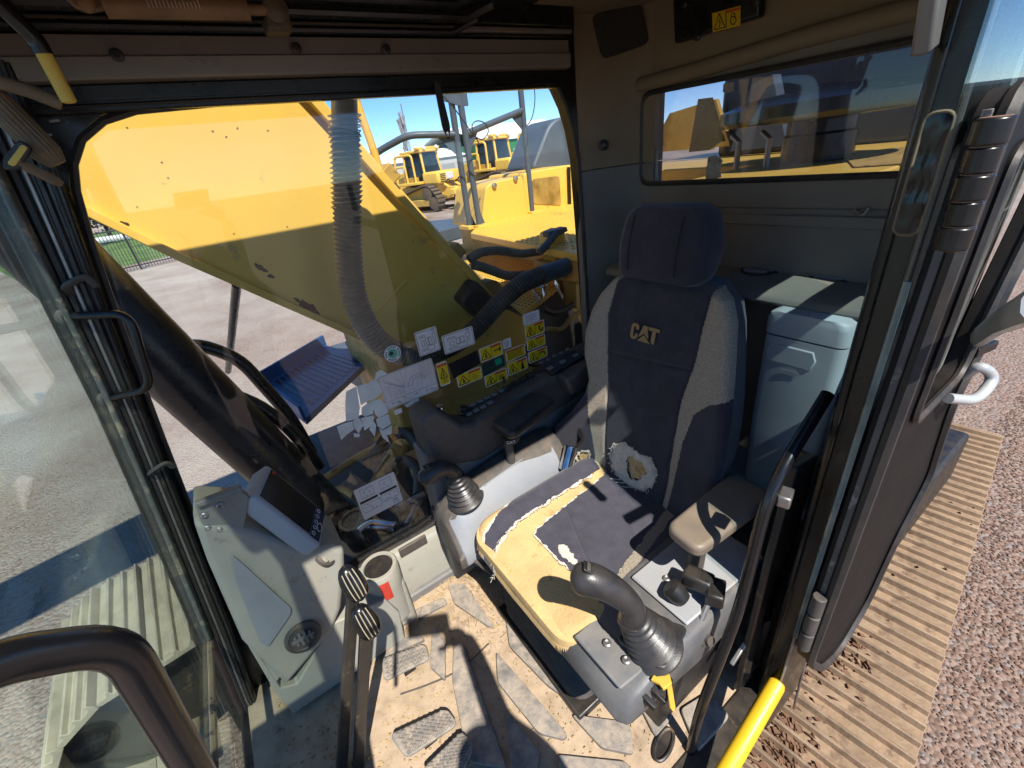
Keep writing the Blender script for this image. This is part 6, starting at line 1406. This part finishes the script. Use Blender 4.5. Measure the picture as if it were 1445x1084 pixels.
# trees on the horizon
leafm = [M('tree_leaf', c, .9, 0, .4, 3, .2, 8) for c in ((.055, .085, .03), (.075, .105, .04), (.04, .065, .025))]
def make_tree():
    t = thing('tree', 'small dusty green tree on the horizon', 'tree', (0, 0, 0), 'trees on the horizon'); rnd = random.Random(6)
    MB().tube([(0, 0, 0), (.1, 0, 1.5), (0, .1, 3.2)], [.22, .17, .08], 8).build('trunk', scrape, t)
    for j in range(3):
        k = MB()
        for i in range(450):
            c = V((rnd.gauss(0, 1.1), rnd.gauss(0, 1.1), 3.2+rnd.gauss(0, .8))); a = V((rnd.random()-.5, rnd.random()-.5, rnd.random()-.5)).normalized(); b = a.orthogonal().normalized(); s_ = rnd.uniform(.12, .3)
            k.add([c+a*s_, c+b*s_*.6, c-a*s_, c-b*s_*.6], [(0, 1, 2, 3)])
        k.build('crown', leafm[j], t, ang=0, fix=False)
    return t
tr0 = make_tree(); spots = [(520, 262, 1.0, 'small dusty tree left of the nearest bulldozer'), (548, 258, .8, 'lower tree behind the nearest bulldozer'), (655, 243, 1.0, 'tree between the first and second bulldozers'), (720, 235, 1.1, 'tree beside the green walled warehouse'), (112, 352, 1.2, 'tree beyond the green verge at the left window edge'), (160, 340, 1.0, 'tree beyond the green verge above the picket fence'), (1440, 60, 1.4, None)]
for i, (px, py, s_, lb) in enumerate(spots[:6]):
    p = at(2, GZ, px, py)
    if p.x < 0: continue
    if p.length > 140: p = p*(140/p.length)
    o = tr0 if i == 0 else clone(tr0, (0, 0, 0), i*1.3, lb, s_*1.2)
    o.location = (p.x, p.y, GZ); o['label'] = lb

# ================================================================ THE PHOTOGRAPHER, standing on the near track outside the door
def skinned(name, verts, edges, radii, mt_, par=None, off=V((0, 0, 0)), sub=2):
    me = bpy.data.meshes.new(name); me.from_pydata([tuple(V(v)-off) for v in verts], edges, [])
    o = bpy.data.objects.new(name, me); S.collection.objects.link(o)
    sk_ = o.modifiers.new('skin', 'SKIN'); sb_ = o.modifiers.new('subsurf', 'SUBSURF'); sb_.levels = sub; sb_.render_levels = sub
    for i, r in enumerate(radii): 
        r = r if isinstance(r, tuple) else (r, r)
        me.skin_vertices[0].data[i].radius = r
    me.skin_vertices[0].data[0].use_root = True
    me.materials.append(mt_); o.parent = par; return o
cloth = M('navy_work_clothes', (.03, .04, .07), .9, 0, .2, 8, .2, 200); skinm = M('skin', (.45, .27, .19), .6, 0, .1, 8, .05)
pf_ = V((-.98, .66, -.465))
man = thing('person', 'person in navy work clothes standing on the near track holding up a phone', 'person', pf_)
vv = [(-.98, .66, .34), (-.98, .66, .52), (-.98, .65, .74), (-.97, .65, .90), (-.965, .65, .99), (-.95, .645, 1.06), (-.94, .64, 1.16), (-.94, .64, 1.23),
      (-.97, .50, .86), (-.86, .48, .98), (-.80, .545, 1.10), (-.74, .53, 1.28), (-.70, .525, 1.40),
      (-.98, .81, .86), (-.99, .87, .62), (-.93, .86, .42),
      (-.97, .57, .30), (-.94, .56, -.08), (-.96, .55, -.40), (-.88, .54, -.44),
      (-.99, .75, .30), (-.97, .77, -.08), (-.99, .77, -.40), (-.91, .78, -.44)]
ee = [(0, 1), (1, 2), (2, 3), (3, 4), (4, 5), (5, 6), (6, 7), (3, 8), (8, 9), (9, 10), (10, 11), (11, 12), (3, 13), (13, 14), (14, 15), (0, 16), (16, 17), (17, 18), (18, 19), (0, 20), (20, 21), (21, 22), (22, 23)]
rr = [(.15, .12), (.145, .11), (.16, .12), (.13, .10), .055, .075, .09, .06, .062, .052, .045, .040, .030, .062, .05, .035, .085, .06, .045, .04, .085, .06, .045, .04]
skinned('body', vv, ee, rr, cloth, man, pf_)
MB().loft([[V((-.938+cos(a)*r, .64+sin(a)*r*.85, z)) for a in [2*pi*j/18 for j in range(18)]] for z, r in ((1.15, .104), (1.20, .108), (1.25, .09), (1.275, .05), (1.282, .01))]).build('cap', M('dark_cap_cloth', (.02, .02, .025), .9), man)
# hand: palm, fingers and thumb closing on the right edge of the phone
PC = CAM-FWD*.011
hb_ = V((-.70, .525, 1.40)); pe = PC+_r0*.062-_u0*.020
palm = pe-FWD*.016-_u0*.03
skinned('hand', [hb_, hb_.lerp(palm, .55), palm], [(0, 1), (1, 2)], [.028, .034, .030], skinm, man, pf_)
for k in range(4):
    b_ = palm+_u0*(-.012+.020*k); q0_ = b_-FWD*.006; q1_ = b_+_r0*(.018-.002*k)+_u0*.018-FWD*.008; q2_ = b_-_r0*(.008)+_u0*.034-FWD*.004
    skinned('finger', [q0_, q1_, q2_], [(0, 1), (1, 2)], [.010, .009, .007], skinm, man, pf_)
skinned('thumb', [palm-_u0*.012, palm-_u0*.030-_r0*.010, palm-_u0*.026-_r0*.036-FWD*.004], [(0, 1), (1, 2)], [.012, .010, .008], skinm, man, pf_)
ph = MB().obox(PC, _r0, _u0, FWD, .080, .038, .004).build('phone', blackplast, None, bev=.003, label='black phone held up in landscape by the person on the track', category='phone')
